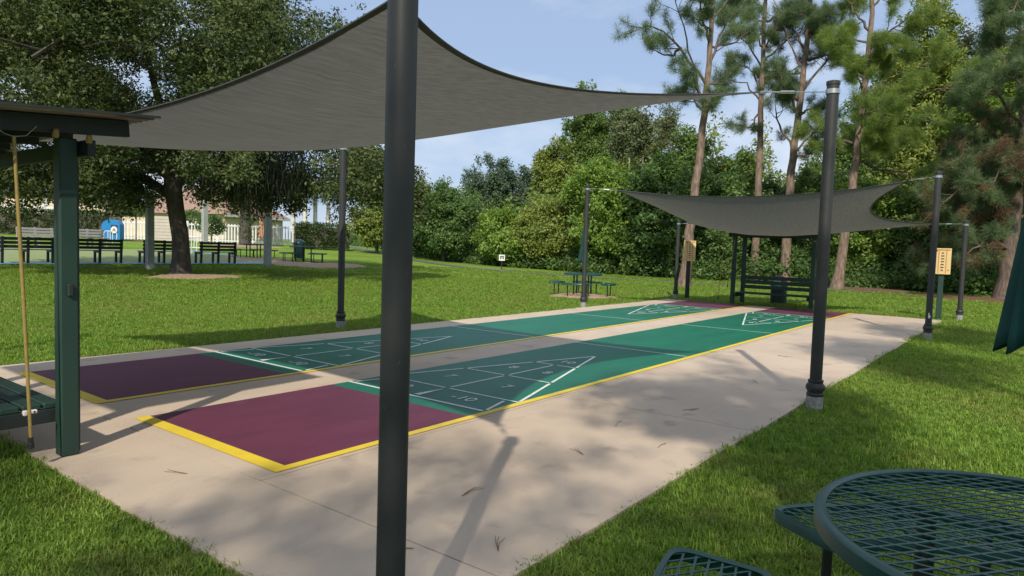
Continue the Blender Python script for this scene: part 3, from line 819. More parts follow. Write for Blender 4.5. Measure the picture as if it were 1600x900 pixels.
PL = ['slim pine with lean trunk at left, behind the scoreboard with light wooden face', 'straight slender pine trunk seen just left of centre behind the far shelter',
      'pine with forked upper limbs seen behind the right half of the far shelter', 'leaning pine with wide leafy limbs rising from a pine straw bed right of the shelter',
      'thick trunked conifer with browning boughs at the right edge of the lawn']
pine(PINES[0][0], PINES[0][1], PINES[0][2], PL[0], 31, extra=5, tufts=30)
pine(PINES[1][0], PINES[1][1], PINES[1][2], PL[1], 32, extra=13, tufts=34)
pine(PINES[2][0], PINES[2][1], PINES[2][2], PL[2], 33, extra=15, tufts=34)
pine(PINES[3][0], PINES[3][1], PINES[3][2], PL[3], 34, leaf='pinelight', extra=14, tufts=54, per=90, nsub=7, low=.35)
pine(PINES[4][0], PINES[4][1], PINES[4][2], PL[4], 35, brown=.30, extra=34, tufts=64, per=90, nsub=8, low=.16, bark=M_pbark2, droop=.55)

# ---- trees behind and beside the photographer: they throw the broken shade over the near concrete and lawn
BEHIND = [(-11.0, -12.0, 12.0, 43), (7.0, -12.5, 12.0, 45), (-15.5, -6.2, 11.5, 46)]
BL = ['tall pine behind the viewpoint, right of the shade trees', 'pine right of the second shade sail, out of the picture', 'pine farthest behind the viewpoint']
for (x, y, H_, sd), lb_ in zip(BEHIND, BL):
    tr = [(x, y, 0), (x+.1, y, H_*.3), (x+.25, y+.1, H_*.6), (x+.3, y+.1, H_)]
    pine(tr, .2, [], lb_, sd, extra=22, tufts=24, group='pines behind the viewpoint', per=44)
rngT = np.random.default_rng(12)
for (x, y, z0, z1, hw, dn, lb_) in [(-9.4, -6.6, 5.6, 9.8, 2.2, .17, 'shade tree behind the viewpoint, in line with the front post'), (-11.6, -3.4, 6.0, 10.2, 2.4, .6, 'shade tree behind the viewpoint on the near shelter side'),
        (-8.2, -8.4, 5.6, 9.6, 2.1, .42, 'shade tree behind the round mesh table'), (-4.2, -6.1, 5.8, 9.2, 1.6, .22, 'small crowned shade tree right of the viewpoint'), (.4, -6.6, 6.0, 9.4, 1.5, .32, 'shade tree on the lawn right of the concrete pad, out of the picture'), (4.4, -6.7, 6.0, 9.4, 1.5, .32, 'shade tree on the lawn right of the second sail, out of the picture')]:
    broad_tree('dark', x, y, 0, z0, z1, hw, 'shade_tree', lb_, leaf=.13, dens=dn, cr=.40, per=26, group='shade trees behind the viewpoint')

# ---- live oak
def live_oak():
    rng = np.random.default_rng(77)
    bx, by, gz = 8.85, 18.55, .13
    t = empty('live_oak', (bx, by, gz), 'broad live oak with hanging moss shading the benches on the left', 'tree')
    b = MB()
    b.tube([(0, 0, -.1), (0, 0, .1), (.02, 0, .5), (.0, .02, 1.2), (-.12, .05, 2.0), (-.2, .1, 2.7), (-.25, .1, 3.4), (-.1, .1, 4.6), (.1, 0, 6.0), (.0, 0, 7.6)],
           [.45, .34, .28, .255, .25, .27, .23, .18, .13, .05], 14)
    link('trunk', b.mesh('trunk', smooth=True), t, M_bark)
    lb = MB()
    # view-side axes: u runs to the picture's right, w runs away from the picture
    u = Vector((math.sin(R(54)), -math.cos(R(54)), 0)); w = Vector((math.cos(R(54)), math.sin(R(54)), 0))
    ends = []
    for k in range(13):
        a = 2*PI*k/13+rng.uniform(-.2, .2); l_ = rng.uniform(4.2, 6.6)
        d = u*math.cos(a)+w*math.sin(a)*.8
        z0 = rng.uniform(2.4, 4.6)
        p0 = Vector((-.2, .1, z0)); rise = rng.uniform(.8, 3.4)
        mid = p0+d*l_*.45+Vector((0, 0, rise*.75)); e = p0+d*l_+Vector((0, 0, rise))
        q1 = p0+d*l_*.2+Vector((0, 0, rise*.45))
        lb.tube([p0, q1, mid, p0+d*l_*.75+Vector((rng.uniform(-.3, .3), rng.uniform(-.3, .3), rise*1.0)), e], [.17, .14, .10, .06, .02], 8)
        ends += [mid, e]
        for j in range(3):
            a2 = rng.uniform(0, 2*PI); m2 = mid.lerp(e, rng.uniform(0, .8))
            e2 = m2+Vector((math.cos(a2)*1.6, math.sin(a2)*1.6, rng.uniform(-.5, 1.3)))
            lb.tube([m2, m2.lerp(e2, .5)+Vector((0, 0, .15)), e2], [.05, .03, .01], 5)
    link('limb', lb.mesh('limb', smooth=True), t, M_bark)
    # crown: many overlapping lobes with gaps between them
    C = []
    nl = 118
    for i in range(nl):
        d = rng.normal(size=3); d /= np.linalg.norm(d)
        uu, ww, zz = d[0]*7.0, d[1]*5.6, d[2]*3.9
        k = rng.uniform(.5, .95)
        cc = np.array((-.8*u.x, -.8*u.y, 6.9))+(np.array(u)*uu+np.array(w)*ww)*k+np.array((0, 0, zz*k))
        if cc[2] < 3.6: cc[2] = rng.uniform(3.4, 4.2)
        r_ = rng.uniform(.9, 1.75)
        C.append(ell_points(int(70*r_), cc, (r_, r_, r_*.72), rng, .35))
    # drooping skirts at the lower rim
    for i in range(46):
        a = rng.uniform(0, 2*PI); rr = rng.uniform(.55, 1.0)
        c0 = np.array(u)*math.cos(a)*7.2*rr+np.array(w)*math.sin(a)*5.4*rr
        ztop = rng.uniform(3.2, 4.4); drop = rng.uniform(.5, 1.5)*(1.0 if math.cos(a) > -.3 else 1.25)
        k = int(34*drop)
        zz = ztop-rng.uniform(0, 1, k)**.8*drop
        C.append(np.c_[c0[0]+rng.normal(0, .28, k), c0[1]+rng.normal(0, .28, k), zz])
    for i in range(30):                       # low boughs on the left, in front of the long building
        c0 = np.array(u)*rng.uniform(-6.8, -.9)+np.array(w)*rng.uniform(-2.6, 1.5)
        ztop = rng.uniform(3.0, 3.9); drop = rng.uniform(.5, 1.45); k = int(26*drop)
        C.append(np.c_[c0[0]+rng.normal(0, .3, k), c0[1]+rng.normal(0, .3, k), ztop-rng.uniform(0, 1, k)**.8*drop])
    for i in range(22):                       # boughs in front of the tan roof
        c0 = np.array(u)*rng.uniform(.4, 3.9)+np.array(w)*rng.uniform(-2.2, 1.2)
        ztop = rng.uniform(3.0, 3.7); drop = rng.uniform(.4, 1.15); k = int(26*drop)
        C.append(np.c_[c0[0]+rng.normal(0, .26, k), c0[1]+rng.normal(0, .26, k), ztop-rng.uniform(0, 1, k)**.8*drop])
    # the low bough that hangs out to the right
    for i in range(26):
        s = rng.uniform(0, 1)
        c0 = np.array(u)*(5.2+s*2.6)+np.array(w)*rng.uniform(-1.6, .6)
        ztop = 4.6-1.0*s; drop = rng.uniform(.5, 1.9)
        k = int(24*drop)
        C.append(np.c_[c0[0]+rng.normal(0, .22, k), c0[1]+rng.normal(0, .22, k), ztop-rng.uniform(0, 1, k)*drop])
    C = np.concatenate(C)
    me = crown_mesh('crown', C, 23, .26, .105, rng, aspect=.5, up=.1)
    link('crown', me, t, LEAF['oak'])
    # hanging moss
    V = []; tt = []
    for i in range(2600):
        s = rng.normal(2.3, 1.0); c0 = np.array(u)*s+np.array(w)*rng.uniform(-3.2, .0)
        z = rng.uniform(2.9, 4.3); ln = rng.uniform(.2, 1.15)*math.exp(-((s-2.3)/1.5)**2)+.08
        x0 = c0[0]+rng.normal(0, .15); y0 = c0[1]+rng.normal(0, .15)
        wv = np.array((rng.normal(), rng.normal(), 0)); wv *= rng.uniform(.005, .013)/np.linalg.norm(wv)
        sw = rng.normal(0, .09, 2)
        a = np.array((x0, y0, z)); m = a+np.array((sw[0], sw[1], -ln*.5)); e = a+np.array((sw[0]*.5, sw[1]*1.5, -ln))
        V += [a-wv, a+wv, m+wv*1.2, m-wv*1.2, m-wv*1.2, m+wv*1.2, e+wv*.2, e-wv*.2]
        tt += [rng.uniform(), rng.uniform()]
    V = np.array(V); me = np_mesh('hanging_moss', V, np.arange(len(V)).reshape(-1, 4), tint=tt)
    link('hanging_moss', me, t, LEAF['moss'])['kind'] = 'stuff'
live_oak()

# ---- clipped hedges and small ornamental trees by the far buildings
def hedge(name, a, b, zb, h, wd, label, seed, group=None, leaf=.12):
    rng = np.random.default_rng(seed)
    a = Vector(a); b = Vector(b); d = (b-a); L = d.length; d.normalize(); s = Vector((-d.y, d.x))
    t = empty(name, (a.x, a.y, zb), label, 'hedge', group)
    n = int(60*L*h/wd*.5+120)
    P = np.c_[rng.uniform(0, L, n), rng.uniform(-wd/2, wd/2, n), rng.uniform(.08, h, n)]
    # push to the surface of the box
    f = rng.integers(0, 3, n)
    P[f == 0, 2] = h; P[f == 1, 1] = -wd/2; P[f == 2, 1] = np.where(rng.uniform(size=(f == 2).sum()) < .7, -wd/2, wd/2)
    Q = np.c_[d.x*P[:, 0]+s.x*P[:, 1], d.y*P[:, 0]+s.y*P[:, 1], P[:, 2]+rng.normal(0, .05, n)]
    link('foliage', crown_mesh('foliage', Q, 22, .22, leaf, rng), t, LEAF['hedge'])
    core = MB(); core.bar((0, 0, h/2-.05), (d.x*L, d.y*L, h/2-.05), wd*.75, h*.85); core.build('stem', M_stem, t)
hedge('clipped_hedge', (14.0, 57.9), (19.6, 50.6), 1.05, 1.80, 1.2, 'long clipped hedge at far left behind the white benches', 51, 'clipped hedges')
hedge('clipped_hedge', (26.1, 37.0), (29.2, 35.1), .75, 1.68, 1.5, 'box shaped hedge right of the white picket fence', 52, 'clipped hedges')

def topiary(x, y, z0, zc, r_, name, label, seed, stem=True):
    rng = np.random.default_rng(seed)
    gz = hgt(y)
    t = empty(name, (x, y, gz), label, 'shrub', 'ornamental shrubs by the far buildings')
    P = ell_points(int(160*r_*r_+60), (0, 0, zc-gz), (r_*1.1, r_*1.1, r_*.8), rng, .6)
    link('foliage', crown_mesh('foliage', P, 22, .2, .11, rng), t, LEAF['dark'])
    b = MB(); b.tube([(0, 0, -.05), (.03, 0, (zc-gz)*.5), (0, 0, zc-gz)], [.07, .06, .05], 8); b.build('stem', M_palebark, t, smooth=True)
topiary(18.46, 43.3, 1.0, 3.0, .62, 'ball_shrub', 'small ball topped tree on a pale stem beside the blue box', 61)
topiary(22.1, 40.57, .96, 2.15, .85, 'round_shrub', 'round dark shrub right of the oak trunk near the picket fence', 62)
topiary(23.6, 46.0, 1.0, 2.6, .9, 'round_shrub', 'round dark shrub behind the pale pergola post', 63)

def palm(x, y, top, r_, label, name, trunkmat, seed, ivy=False, nf=16, fl=2.0):
    rng = np.random.default_rng(seed); gz = hgt(y)
    t = empty(name, (x, y, gz), label, 'palm', 'palms by the far buildings')
    b = MB()
    H = top-gz; K = 14
    b.tube([(0, 0, -.1+H*i/K) for i in range(K+1)], [r_*(1.25-.3*i/K+(.06 if i % 2 else 0)) for i in range(K+1)], 12)
    b.build('trunk', trunkmat, t, smooth=True)
    V = []; tt = []
    for k in range(nf):
        a = 2*PI*k/nf+rng.uniform(-.2, .2); el = rng.uniform(-.2, 1.1)
        d = np.array((math.cos(a), math.sin(a), 0.0)); pr = np.array((-d[1], d[0], 0))
        prev = np.array((0, 0, H)); vel = d*math.cos(el)+np.array((0, 0, math.sin(el)))
        for s in range(14):
            nxt = prev+vel*fl/14; vel = vel+np.array((0, 0, -.11)); vel /= np.linalg.norm(vel)
            for sg in (-1, 1):
                lt = .42*math.sin(PI*(s+1)/15)+.12
                e = nxt+pr*sg*lt+vel*lt*.4+np.array((0, 0, -.14-rng.uniform(0, .1)))
                V += [prev, nxt, e, e*.98+prev*.02]; tt.append(rng.uniform())
            prev = nxt
    V = np.array(V)
    link('crown', np_mesh('crown', V, np.arange(len(V)).reshape(-1, 4), tint=tt), t, LEAF['palm'])
    if ivy:
        P = np.c_[rng.normal(0, r_*1.15, 130), rng.normal(0, r_*1.15, 130), rng.uniform(.5, H*.78, 130)]
        n_ = np.linalg.norm(P[:, :2], axis=1)[:, None]; P[:, :2] *= r_*1.25/np.maximum(n_, .05)
        link('climbing_ivy', crown_mesh('climbing_ivy', P, 12, .16, .1, rng), t, LEAF['dark'])
palm(22.9, 37.8, 5.2, .30, 'stout palm trunk wrapped in ivy left of the peach parasol', 'ivy_palm', M_bark, 71, ivy=True)
palm(35.13, 50.08, 6.6, .17, 'leftmost white trunked royal palm above the clipped hedge', 'royal_palm', M_palmtrunk, 72, nf=13, fl=2.3)
palm(35.9, 49.4, 6.2, .17, 'second white trunked royal palm from the left above the hedge', 'royal_palm', M_palmtrunk, 73, nf=13, fl=2.3)
palm(37.6, 50.2, 6.0, .17, 'third white trunked royal palm from the left above the hedge', 'royal_palm', M_palmtrunk, 74, nf=13, fl=2.3)
palm(38.4, 49.3, 6.3, .17, 'rightmost white trunked royal palm above the hedge', 'royal_palm', M_palmtrunk, 75, nf=13, fl=2.3)

# ---- lawn grass: tufts of blades, scattered over the ground near the viewpoint
def tuft(seed, nb=15, h0=.055, spread=.045):
    rng = np.random.default_rng(seed); V = []; F = []; T = []
    for k in range(nb):
        a = rng.uniform(0, 2*PI); r_ = spread*math.sqrt(rng.uniform()); x, y = r_*math.cos(a), r_*math.sin(a)
        b_ = rng.uniform(0, 2*PI); bend = rng.uniform(.15, 1.0); h = h0*rng.uniform(.55, 1.25); w = rng.uniform(.0022, .0038)
        dx, dy = math.cos(b_), math.sin(b_); px, py = -dy*w, dx*w
        n = len(V)
        V += [(x-px, y-py, -.01), (x+px, y+py, -.01), (x+dx*h*bend*.35-px*.85, y+dy*h*bend*.35-py*.85, h*.6), (x+dx*h*bend*.35+px*.85, y+dy*h*bend*.35+py*.85, h*.6), (x+dx*h*bend*.95, y+dy*h*bend*.95, h*(1-.35*bend))]
        F += [(n, n+1, n+3), (n, n+3, n+2), (n+2, n+3, n+4)]
        tv = rng.uniform(0, 1); T += [tv]*3
    return np_mesh('grass_tuft', V, F, tint=T)
def scatter_grass():
    rng = np.random.default_rng(91)
    cx, cy = -2.32, -3.45
    pts = []; sc = []
    def ring(r0, r1, dens, s0):
        a0, a1 = (R(-14), R(90)) if r0 > 3.5 else (R(-60), R(130))
        area = .5*(a1-a0)*(r1*r1-r0*r0); n = int(area*dens)
        r_ = np.sqrt(rng.uniform(r0*r0, r1*r1, n)); a = rng.uniform(a0, a1, n)
        pts.append(np.c_[cx+r_*np.cos(a), cy+r_*np.sin(a)]); sc.append(s0*rng.uniform(.7, 1.3, n))
    ring(.3, 2.5, 1700, .78); ring(2.5, 5, 1500, .85); ring(5, 9, 760, .95); ring(9, 14, 420, 1.1); ring(14, 20, 210, 1.35); ring(20, 28, 90, 1.7); ring(28, 36, 32, 2.2)
    P = np.concatenate(pts); S = np.concatenate(sc)
    keep = ~((P[:, 0] > XN+.015) & (P[:, 0] < XF) & (P[:, 1] > YR+.005) & (P[:, 1] < YL+.02))
    pc = np.array(PATH, float)
    for i in range(len(pc)-1):
        a, b = pc[i], pc[i+1]; ab = b-a; t = np.clip(((P-a)@ab)/(ab@ab), 0, 1)
        keep &= np.linalg.norm(P-(a+t[:, None]*ab), axis=1) > .5
    for x, y, rx, ry in ((8.7, 17.5, 1.4, .95), (17.4, 22.9, 2.2, 2.1), (16.6, 26.4, 1.7, 1.4), (14.7, 6.9, .95, .85), (30.6, 2.2, 1.2, 1.7), (28.1, -2.2, 1.5, 2.3)):
        keep &= ((P[:, 0]-x)/rx)**2+((P[:, 1]-y)/ry)**2 > 1
    keep &= ~((P[:, 1] > 23.4) & (P[:, 1] < 36) & (P[:, 0] < 16.8))
    keep &= P[:, 0] < 31.5
    P, S = P[keep], S[keep]
    z = np.interp(P[:, 1], HY, HZ)-.035
    # denser, taller fringe just outside the edge of the pad
    me = bpy.data.meshes.new('grass')
    n = len(P); me.vertices.add(n)
    me.vertices.foreach_set('co', np.c_[P, z].astype(np.float32).ravel())
    a = me.attributes.new('rot', 'FLOAT_VECTOR', 'POINT')
    rv = np.c_[rng.normal(0, .12, n), rng.normal(0, .12, n), rng.uniform(0, 6.28, n)].astype(np.float32)
    a.data.foreach_set('vector', rv.ravel())
    hz = np.clip(rng.normal(1, .22, n), .5, 1.7)
    patch = 1+.30*np.sin(P[:, 0]*2.1+np.sin(P[:, 1]*1.7))*np.sin(P[:, 1]*1.9+1.3)
    b = me.attributes.new('scl', 'FLOAT_VECTOR', 'POINT')
    b.data.foreach_set('vector', np.c_[S, S, S*hz*patch*.9/np.maximum(1, (S/1.0)**.8)].astype(np.float32).ravel())
    pn = np.zeros(n)
    for (fx, fy, ph) in ((.9, .7, 0), (2.3, 1.9, 1), (5.1, 4.3, 2), (9.7, 11.3, 4)):
        pn += np.sin(P[:, 0]*fx+ph+1.3*np.sin(P[:, 1]*fy*.6))*np.sin(P[:, 1]*fy+ph*2+np.sin(P[:, 0]*fx*.5))
    pa = np.clip(.10+.16*pn+rng.normal(0, .16, n), 0, .85)
    c_ = me.attributes.new('patch', 'FLOAT', 'POINT'); c_.data.foreach_set('value', pa.astype(np.float32))
    o = link('grass', me)
    tag(o, 'short green lawn grass round the concrete pad', 'grass', kind='stuff')
    ng = bpy.data.node_groups.new('grass_scatter', 'GeometryNodeTree')
    ng.interface.new_socket('Geometry', in_out='INPUT', socket_type='NodeSocketGeometry')
    ng.interface.new_socket('Geometry', in_out='OUTPUT', socket_type='NodeSocketGeometry')
    N, Lk = ng.nodes, ng.links
    gi = N.new('NodeGroupInput'); go = N.new('NodeGroupOutput')
    mp = N.new('GeometryNodeMeshToPoints'); Lk.new(gi.outputs[0], mp.inputs['Mesh'])
    ip = N.new('GeometryNodeInstanceOnPoints'); Lk.new(mp.outputs['Points'], ip.inputs['Points'])
    jo = N.new('GeometryNodeJoinGeometry')
    for k in range(4):
        tm = tuft(100+k); tm.materials.append(M_grass)
        to = bpy.data.objects.new('grass_tuft_shape', tm)
        oi = N.new('GeometryNodeObjectInfo'); oi.inputs['Object'].default_value = to; oi.inputs['As Instance'].default_value = True
        Lk.new(oi.outputs['Geometry'], jo.inputs['Geometry'])
    Lk.new(jo.outputs['Geometry'], ip.inputs['Instance'])
    ip.inputs['Pick Instance'].default_value = True
    def attr(nm):
        q = N.new('GeometryNodeInputNamedAttribute'); q.data_type = 'FLOAT_VECTOR'; q.inputs['Name'].default_value = nm; return q.outputs['Attribute']
    er = N.new('FunctionNodeEulerToRotation'); Lk.new(attr('rot'), er.inputs[0])
    Lk.new(er.outputs[0], ip.inputs['Rotation']); Lk.new(attr('scl'), ip.inputs['Scale'])
    Lk.new(ip.outputs['Instances'], go.inputs[0])
    md = o.modifiers.new('grass_scatter', 'NODES'); md.node_group = ng
    print('grass tufts', n)
scatter_grass()

# ================================================================ OBJECTS
# ---- sail posts
COLLAR = MB().lathe([(.062, .10), (.072, .105), (.074, .125), (.066, .135), (.068, .15), (.080, .165), (.082, .195), (.070, .215), (.062, .225), (.066, .235), (.066, .25), (.053, .256)], 28, cap=False).mesh('base_collar', smooth=True)
FOOT = MB().lathe([(.072, -.12), (.072, .098), (.066, .104)], 24).mesh('footing', smooth=True)
COLLAR.materials.append(M_pole); FOOT.materials.append(M_foot)
def sail_post(x, y, h, label, z=0.0, r_=.052):
    t = empty('sail_post', (x, y, z), label, 'post', 'posts carrying the shade sails')
    MB().lathe([(r_, .10), (r_, h-.02)], 28).build('shaft', M_pole, t, smooth=True)
    MB().lathe([(r_+.006, h-.03), (r_+.006, h), (r_*.6, h+.008)], 28).build('cap', M_pole, t, smooth=True)
    link('base_collar', COLLAR, t); link('footing', FOOT, t)
    eb = MB().tube([(0, 0, h-.09), (0, 0, h-.089)], .012, 8)
    MB().lathe([(.030, h-.11), (.060, h-.11), (.060, h-.07), (.030, h-.07)], 20, cap=False).build('bracket_band', M_steel, t, smooth=True)
    return t
sail_post(-.91, -1.95, 2.32, 'thick dark post close to the camera in front of the courts', r_=.0445)
sail_post(4.26, -1.94, 2.91, 'dark post on a round concrete footing at the grass edge right of the near court')
sail_post(4.68, 5.27, 2.90, 'slim dark post on the lawn under the first sail, behind the far court')
sail_post(-.91, 5.20, 2.32, 'dark post at the left end of the far court, out of the picture')
sail_post(11.58, 4.98, 2.85, 'grey post beside the round green picnic table')
sail_post(16.84, 4.99, 2.28, 'shorter grey post left of the wooden scoreboard on the dark post')
sail_post(11.49, -2.05, 2.88, 'dark post at the right corner of the second sail, with a white scuff low down')
sail_post(16.71, -2.13, 2.29, 'short grey post on the grass right of the scoreboard on the green post')
# the scuff on that post
_sc = [o for o in bpy.data.objects if o.name.startswith('sail_post') and abs(o.location.x-11.49) < .01][0]
MB().add([(-.0535*math.cos(a), -.0535*math.sin(a), z) for z in (.36, .41, .45) for a in (R(-2), R(14), R(30))], [(0, 1, 4, 3), (1, 2, 5, 4), (3, 4, 7, 6)]).build('paint_scuff', M_whitep, _sc)

# ---- shade sails
def shade_sail(P, posts, inward, down, sag, label):
    """P: corners p00 p10 p11 p01"""
    p00, p10, p11, p01 = [Vector(q) for q in P]
    c = (p00+p10+p11+p01)/4; org = Vector((c.x, c.y, 0))
    t = empty('shade_sail', org, label, 'shade sail', 'shade sails over the courts')
    def edge(a, b, inn):
        m = (a+b)/2; n = (c-m); n.z = 0; n.normalize()
        return lambda s: a.lerp(b, s)+n*(4*s*(1-s))*inn-Vector((0, 0, 1))*(4*s*(1-s))*down
    c0 = edge(p00, p10, inward[0]); d1 = edge(p10, p11, inward[1]); c1 = edge(p01, p11, inward[2]); d0 = edge(p00, p01, inward[3])
    def S(u, v):
        q = c0(u)*(1-v)+c1(u)*v+d0(v)*(1-u)+d1(v)*u-(p00*(1-u)*(1-v)+p10*u*(1-v)+p11*u*v+p01*(1-u)*v)
        q = q-Vector((0, 0, sag*(16*u*(1-u)*v*(1-v))**.8))
        q.z += .006*math.sin(u*31+v*9)*min(1, 12*u*(1-u)*v*(1-v))
        for cu_, cv_ in ((0, 0), (1, 0), (1, 1), (0, 1)):       # tension creases fanning out of the corners
            du, dv = abs(u-cu_), abs(v-cv_); dd = math.hypot(du, dv)
            if 0 < dd < .5 and du > 0 and dv > 0: q.z += .012*math.sin(math.atan2(dv, du)*17+cu_*2)*math.exp(-dd/.16)*min(1, dd*9)
        return q-org
    n = 48; V = [S(i/n, j/n) for j in range(n+1) for i in range(n+1)]
    F = [(j*(n+1)+i, j*(n+1)+i+1, (j+1)*(n+1)+i+1, (j+1)*(n+1)+i) for j in range(n) for i in range(n)]
    link('canopy', np_mesh('canopy', [tuple(q) for q in V], F, smooth=True), t, M_sail)
    for f in (lambda s: S(s, 0), lambda s: S(1, s), lambda s: S(s, 1), lambda s: S(0, s)):
        b = MB(); pts = [f(i/40) for i in range(41)]
        for i in range(40):
            a, e = pts[i], pts[i+1]
            dd = (e-a).normalized(); m = -(a+e)/2; m.z = 0; sdir = (m-dd*m.dot(dd)).normalized()*.034
            b.add([a+Vector((0, 0, .002)), e+Vector((0, 0, .002)), e+sdir+Vector((0, 0, .002)), a+sdir+Vector((0, 0, .002)), a-Vector((0, 0, .004)), e-Vector((0, 0, .004)), e+sdir-Vector((0, 0, .004)), a+sdir-Vector((0, 0, .004))],
                  [(0, 1, 2, 3), (7, 6, 5, 4), (0, 4, 5, 1), (3, 2, 6, 7)])
        b.build('hem', M_hem, t)
    for cn, pt in zip((p00, p10, p11, p01), posts):
        a = cn-org; e = Vector(pt)-org; d = (e-a).normalized()
        m = a.lerp(e, .45)
        b = MB(); b.tube([a, m], .006, 6); b.tube([a.lerp(m, .55), a.lerp(m, .98)], .014, 8); b.tube([m, e], .005, 6)
        b.build('tension_cable', M_steel, t, smooth=True)
        rg = MB(); s = d.cross(Vector((0, 0, 1))).normalized()
        rg.tube([a+(d*math.cos(q*PI/6)+s*math.sin(q*PI/6))*.035 for q in range(13)], .006, 6, caps=False); rg.build('corner_ring', M_steel, t, smooth=True)
    return t
shade_sail([(-.62, -1.62, 2.24), (3.72, -1.50, 2.76), (4.35, 4.80, 2.80), (-.60, 4.85, 2.22)],
           [(-.91, -1.95, 2.24), (4.26, -1.94, 2.82), (4.68, 5.27, 2.82), (-.91, 5.20, 2.24)],
           (.74, .45, .42, .44), .04, .20, 'large grey shade sail overhead at the near end, held by the thick front post')
shade_sail([(12.0, 4.45, 2.76), (11.85, -1.60, 2.78), (16.35, -1.65, 2.20), (16.40, 4.50, 2.18)],
           [(11.58, 4.98, 2.78), (11.49, -2.05, 2.80), (16.71, -2.13, 2.22), (16.84, 4.99, 2.20)],
           (.66, .98, .5, .5), .16, .28, 'second grey shade sail at the far end of the courts, over the far shelter')

# ---- slatted shelters with a bench
def shelter(loc, rz, Wd, label):
    t = empty('bench_shelter', loc, label, 'shelter', 'shelters at the ends of the courts', rz)
    for x in (0, -.8):
        for y in (0, Wd):
            MB().box((x, y, .965), (.10, .10, 1.93)).build('post', M_hutgreen, t, bevel=.008)
    sl = .076
    rot = Matrix.Rotation(-math.atan(sl), 3, 'Y')
    for y in (-.105, Wd+.105):
        MB().box((-.46, y, 1.965), (1.55, .045, .10), rot).build('side_beam', M_hutdark, t, bevel=.004)
    for x in (.088, -.888):
        MB().box((x, Wd/2, 1.875), (.045, Wd+.30, .095)).build('cross_beam', M_hutdark, t, bevel=.004)
    for k in range(4):
        y = .08+(Wd-.16)*k/3
        MB().box((-.46, y, 2.000), (1.50, .045, .085), rot).build('rafter', M_hutdark, t, bevel=.004)
    # corrugated sheet
    y0, y1 = -.30, Wd+.30; n = int((y1-y0)/.012); V = []
    for (x) in (-1.42, -.8, -.2, .40):
        for k in range(n+1):
            y = y0+(y1-y0)*k/n
            V.append((x, y, 2.062+sl*x+.009*math.sin(2*PI*y/.076)))
    F = [(i*(n+1)+k, (i+1)*(n+1)+k, (i+1)*(n+1)+k+1, i*(n+1)+k+1) for i in range(3) for k in range(n)]
    rf = link('roof_sheet', np_mesh('roof_sheet', V, F, smooth=True), t, M_roof)
    md = rf.modifiers.new('thickness', 'SOLIDIFY'); md.thickness = .004
    MB().bar((-1.42, y0-.012, 2.064-sl*1.42), (.415, y0-.012, 2.064+sl*.415), .010, .014).build('roof_edge_trim', M_hutdark, t)
    MB().bar((-1.42, y1+.012, 2.064-sl*1.42), (.415, y1+.012, 2.064+sl*.415), .012, .022).build('roof_edge_trim', M_hutdark, t)
    for k in range(5):
        MB().box((-.055-.112*k, Wd/2, .305), (.098, Wd-.13, .036)).build('seat_slat', M_hutgreen, t, bevel=.006)
    for y in (.085, Wd-.085):
        MB().box((-.30, y, .243), (.72, .04, .085)).build('seat_rail', M_hutdark, t, bevel=.004)
        MB().bar((-.60, y, .20), (-.70, y, .80), .04, .06, up=(0, 1, 0)).build('back_rail', M_hutgreen, t, bevel=.004)
    for k in range(3):
        MB().box((-.615-.018*k, Wd/2, .46+.13*k), (.032, Wd-.13, .098)).build('back_slat', M_hutgreen, t, bevel=.006)
    return t
near_hut = shelter((-.65, 1.22, 0), 0, 2.0, 'dark green bench shelter cut off by the left edge, nearest the camera')
shelter((16.27, 3.08, 0), PI, 2.04, 'dark green bench shelter standing at the far end of the courts')

# small yellow conduit caps on the near shelter's beam
for x_, z_ in ((-.10, 1.935), (.075, 1.925)):
    MB().lathe([(.004, .028), (.016, .02), (.019, -.018), (.012, -.026)], 12).build('hook_cap', M_cue, near_hut, smooth=True, loc=(x_, -.145, z_), rot=(R(20), 0, 0))
MB().tube([(.056, -.02, .02), (.057, -.02, 1.0), (.056, -.02, 1.8)], .008, 8).build('conduit', M_hutdark, near_hut, smooth=True)
_jb = MB(); _jb.box((.0, -.060, 1.02), (.032, .022, .075)); _jb.build('outlet_box', M_hutdark, near_hut, bevel=.006)

def cue(top, bot, label, hang=True):
    t = empty('shuffleboard_cue', bot, label, 'cue', 'cues hung on the shelters')
    top = Vector(top)-Vector(bot)
    MB().tube([(0, 0, .06), top*.5+Vector((.004, 0, 0)), top], [.0092, .0100, .0092], 12).build('shaft', M_cue, t, smooth=True)
    MB().lathe([(.012, 0), (.018, .004), (.017, .03), (.013, .034), (.013, .065)], 14).build('tip', M_black, t, smooth=True)
    if hang:
        b = MB(); b.tube([top+Vector((-.11, 0, .06)), top+Vector((-.05, 0, .01)), top+Vector((0, 0, -.005)), top+Vector((.06, 0, .01)), top+Vector((.11, 0, .07))], .0022, 6); b.build('hanging_wire', M_steel, t)
    return t
cue((-.955, 1.075, 1.89), (-.89, 1.075, .12), 'yellow cue hanging against the near shelter at the left edge')
cue((16.05, 3.30, 1.72), (16.02, 3.38, .10), 'yellow cue at the outer left side of the far shelter')
cue((16.16, 3.05, 1.72), (16.10, 3.17, .45), 'yellow cue on the left post of the far shelter, right of the other')
_cl = MB(); _cl.box((0, 0, 0), (.075, .022, .022)); _cl.box((-.028, -.014, 0), (.022, .02, .032))
clip = _cl.build('cue_clip', M_plast, near_hut, bevel=.005, loc=(-.215, -.115+.06, .312))
MB().tube([(.02, -.012, 0), (.02, -.0125, 0)], .006, 8).build('bolt', M_black, clip)

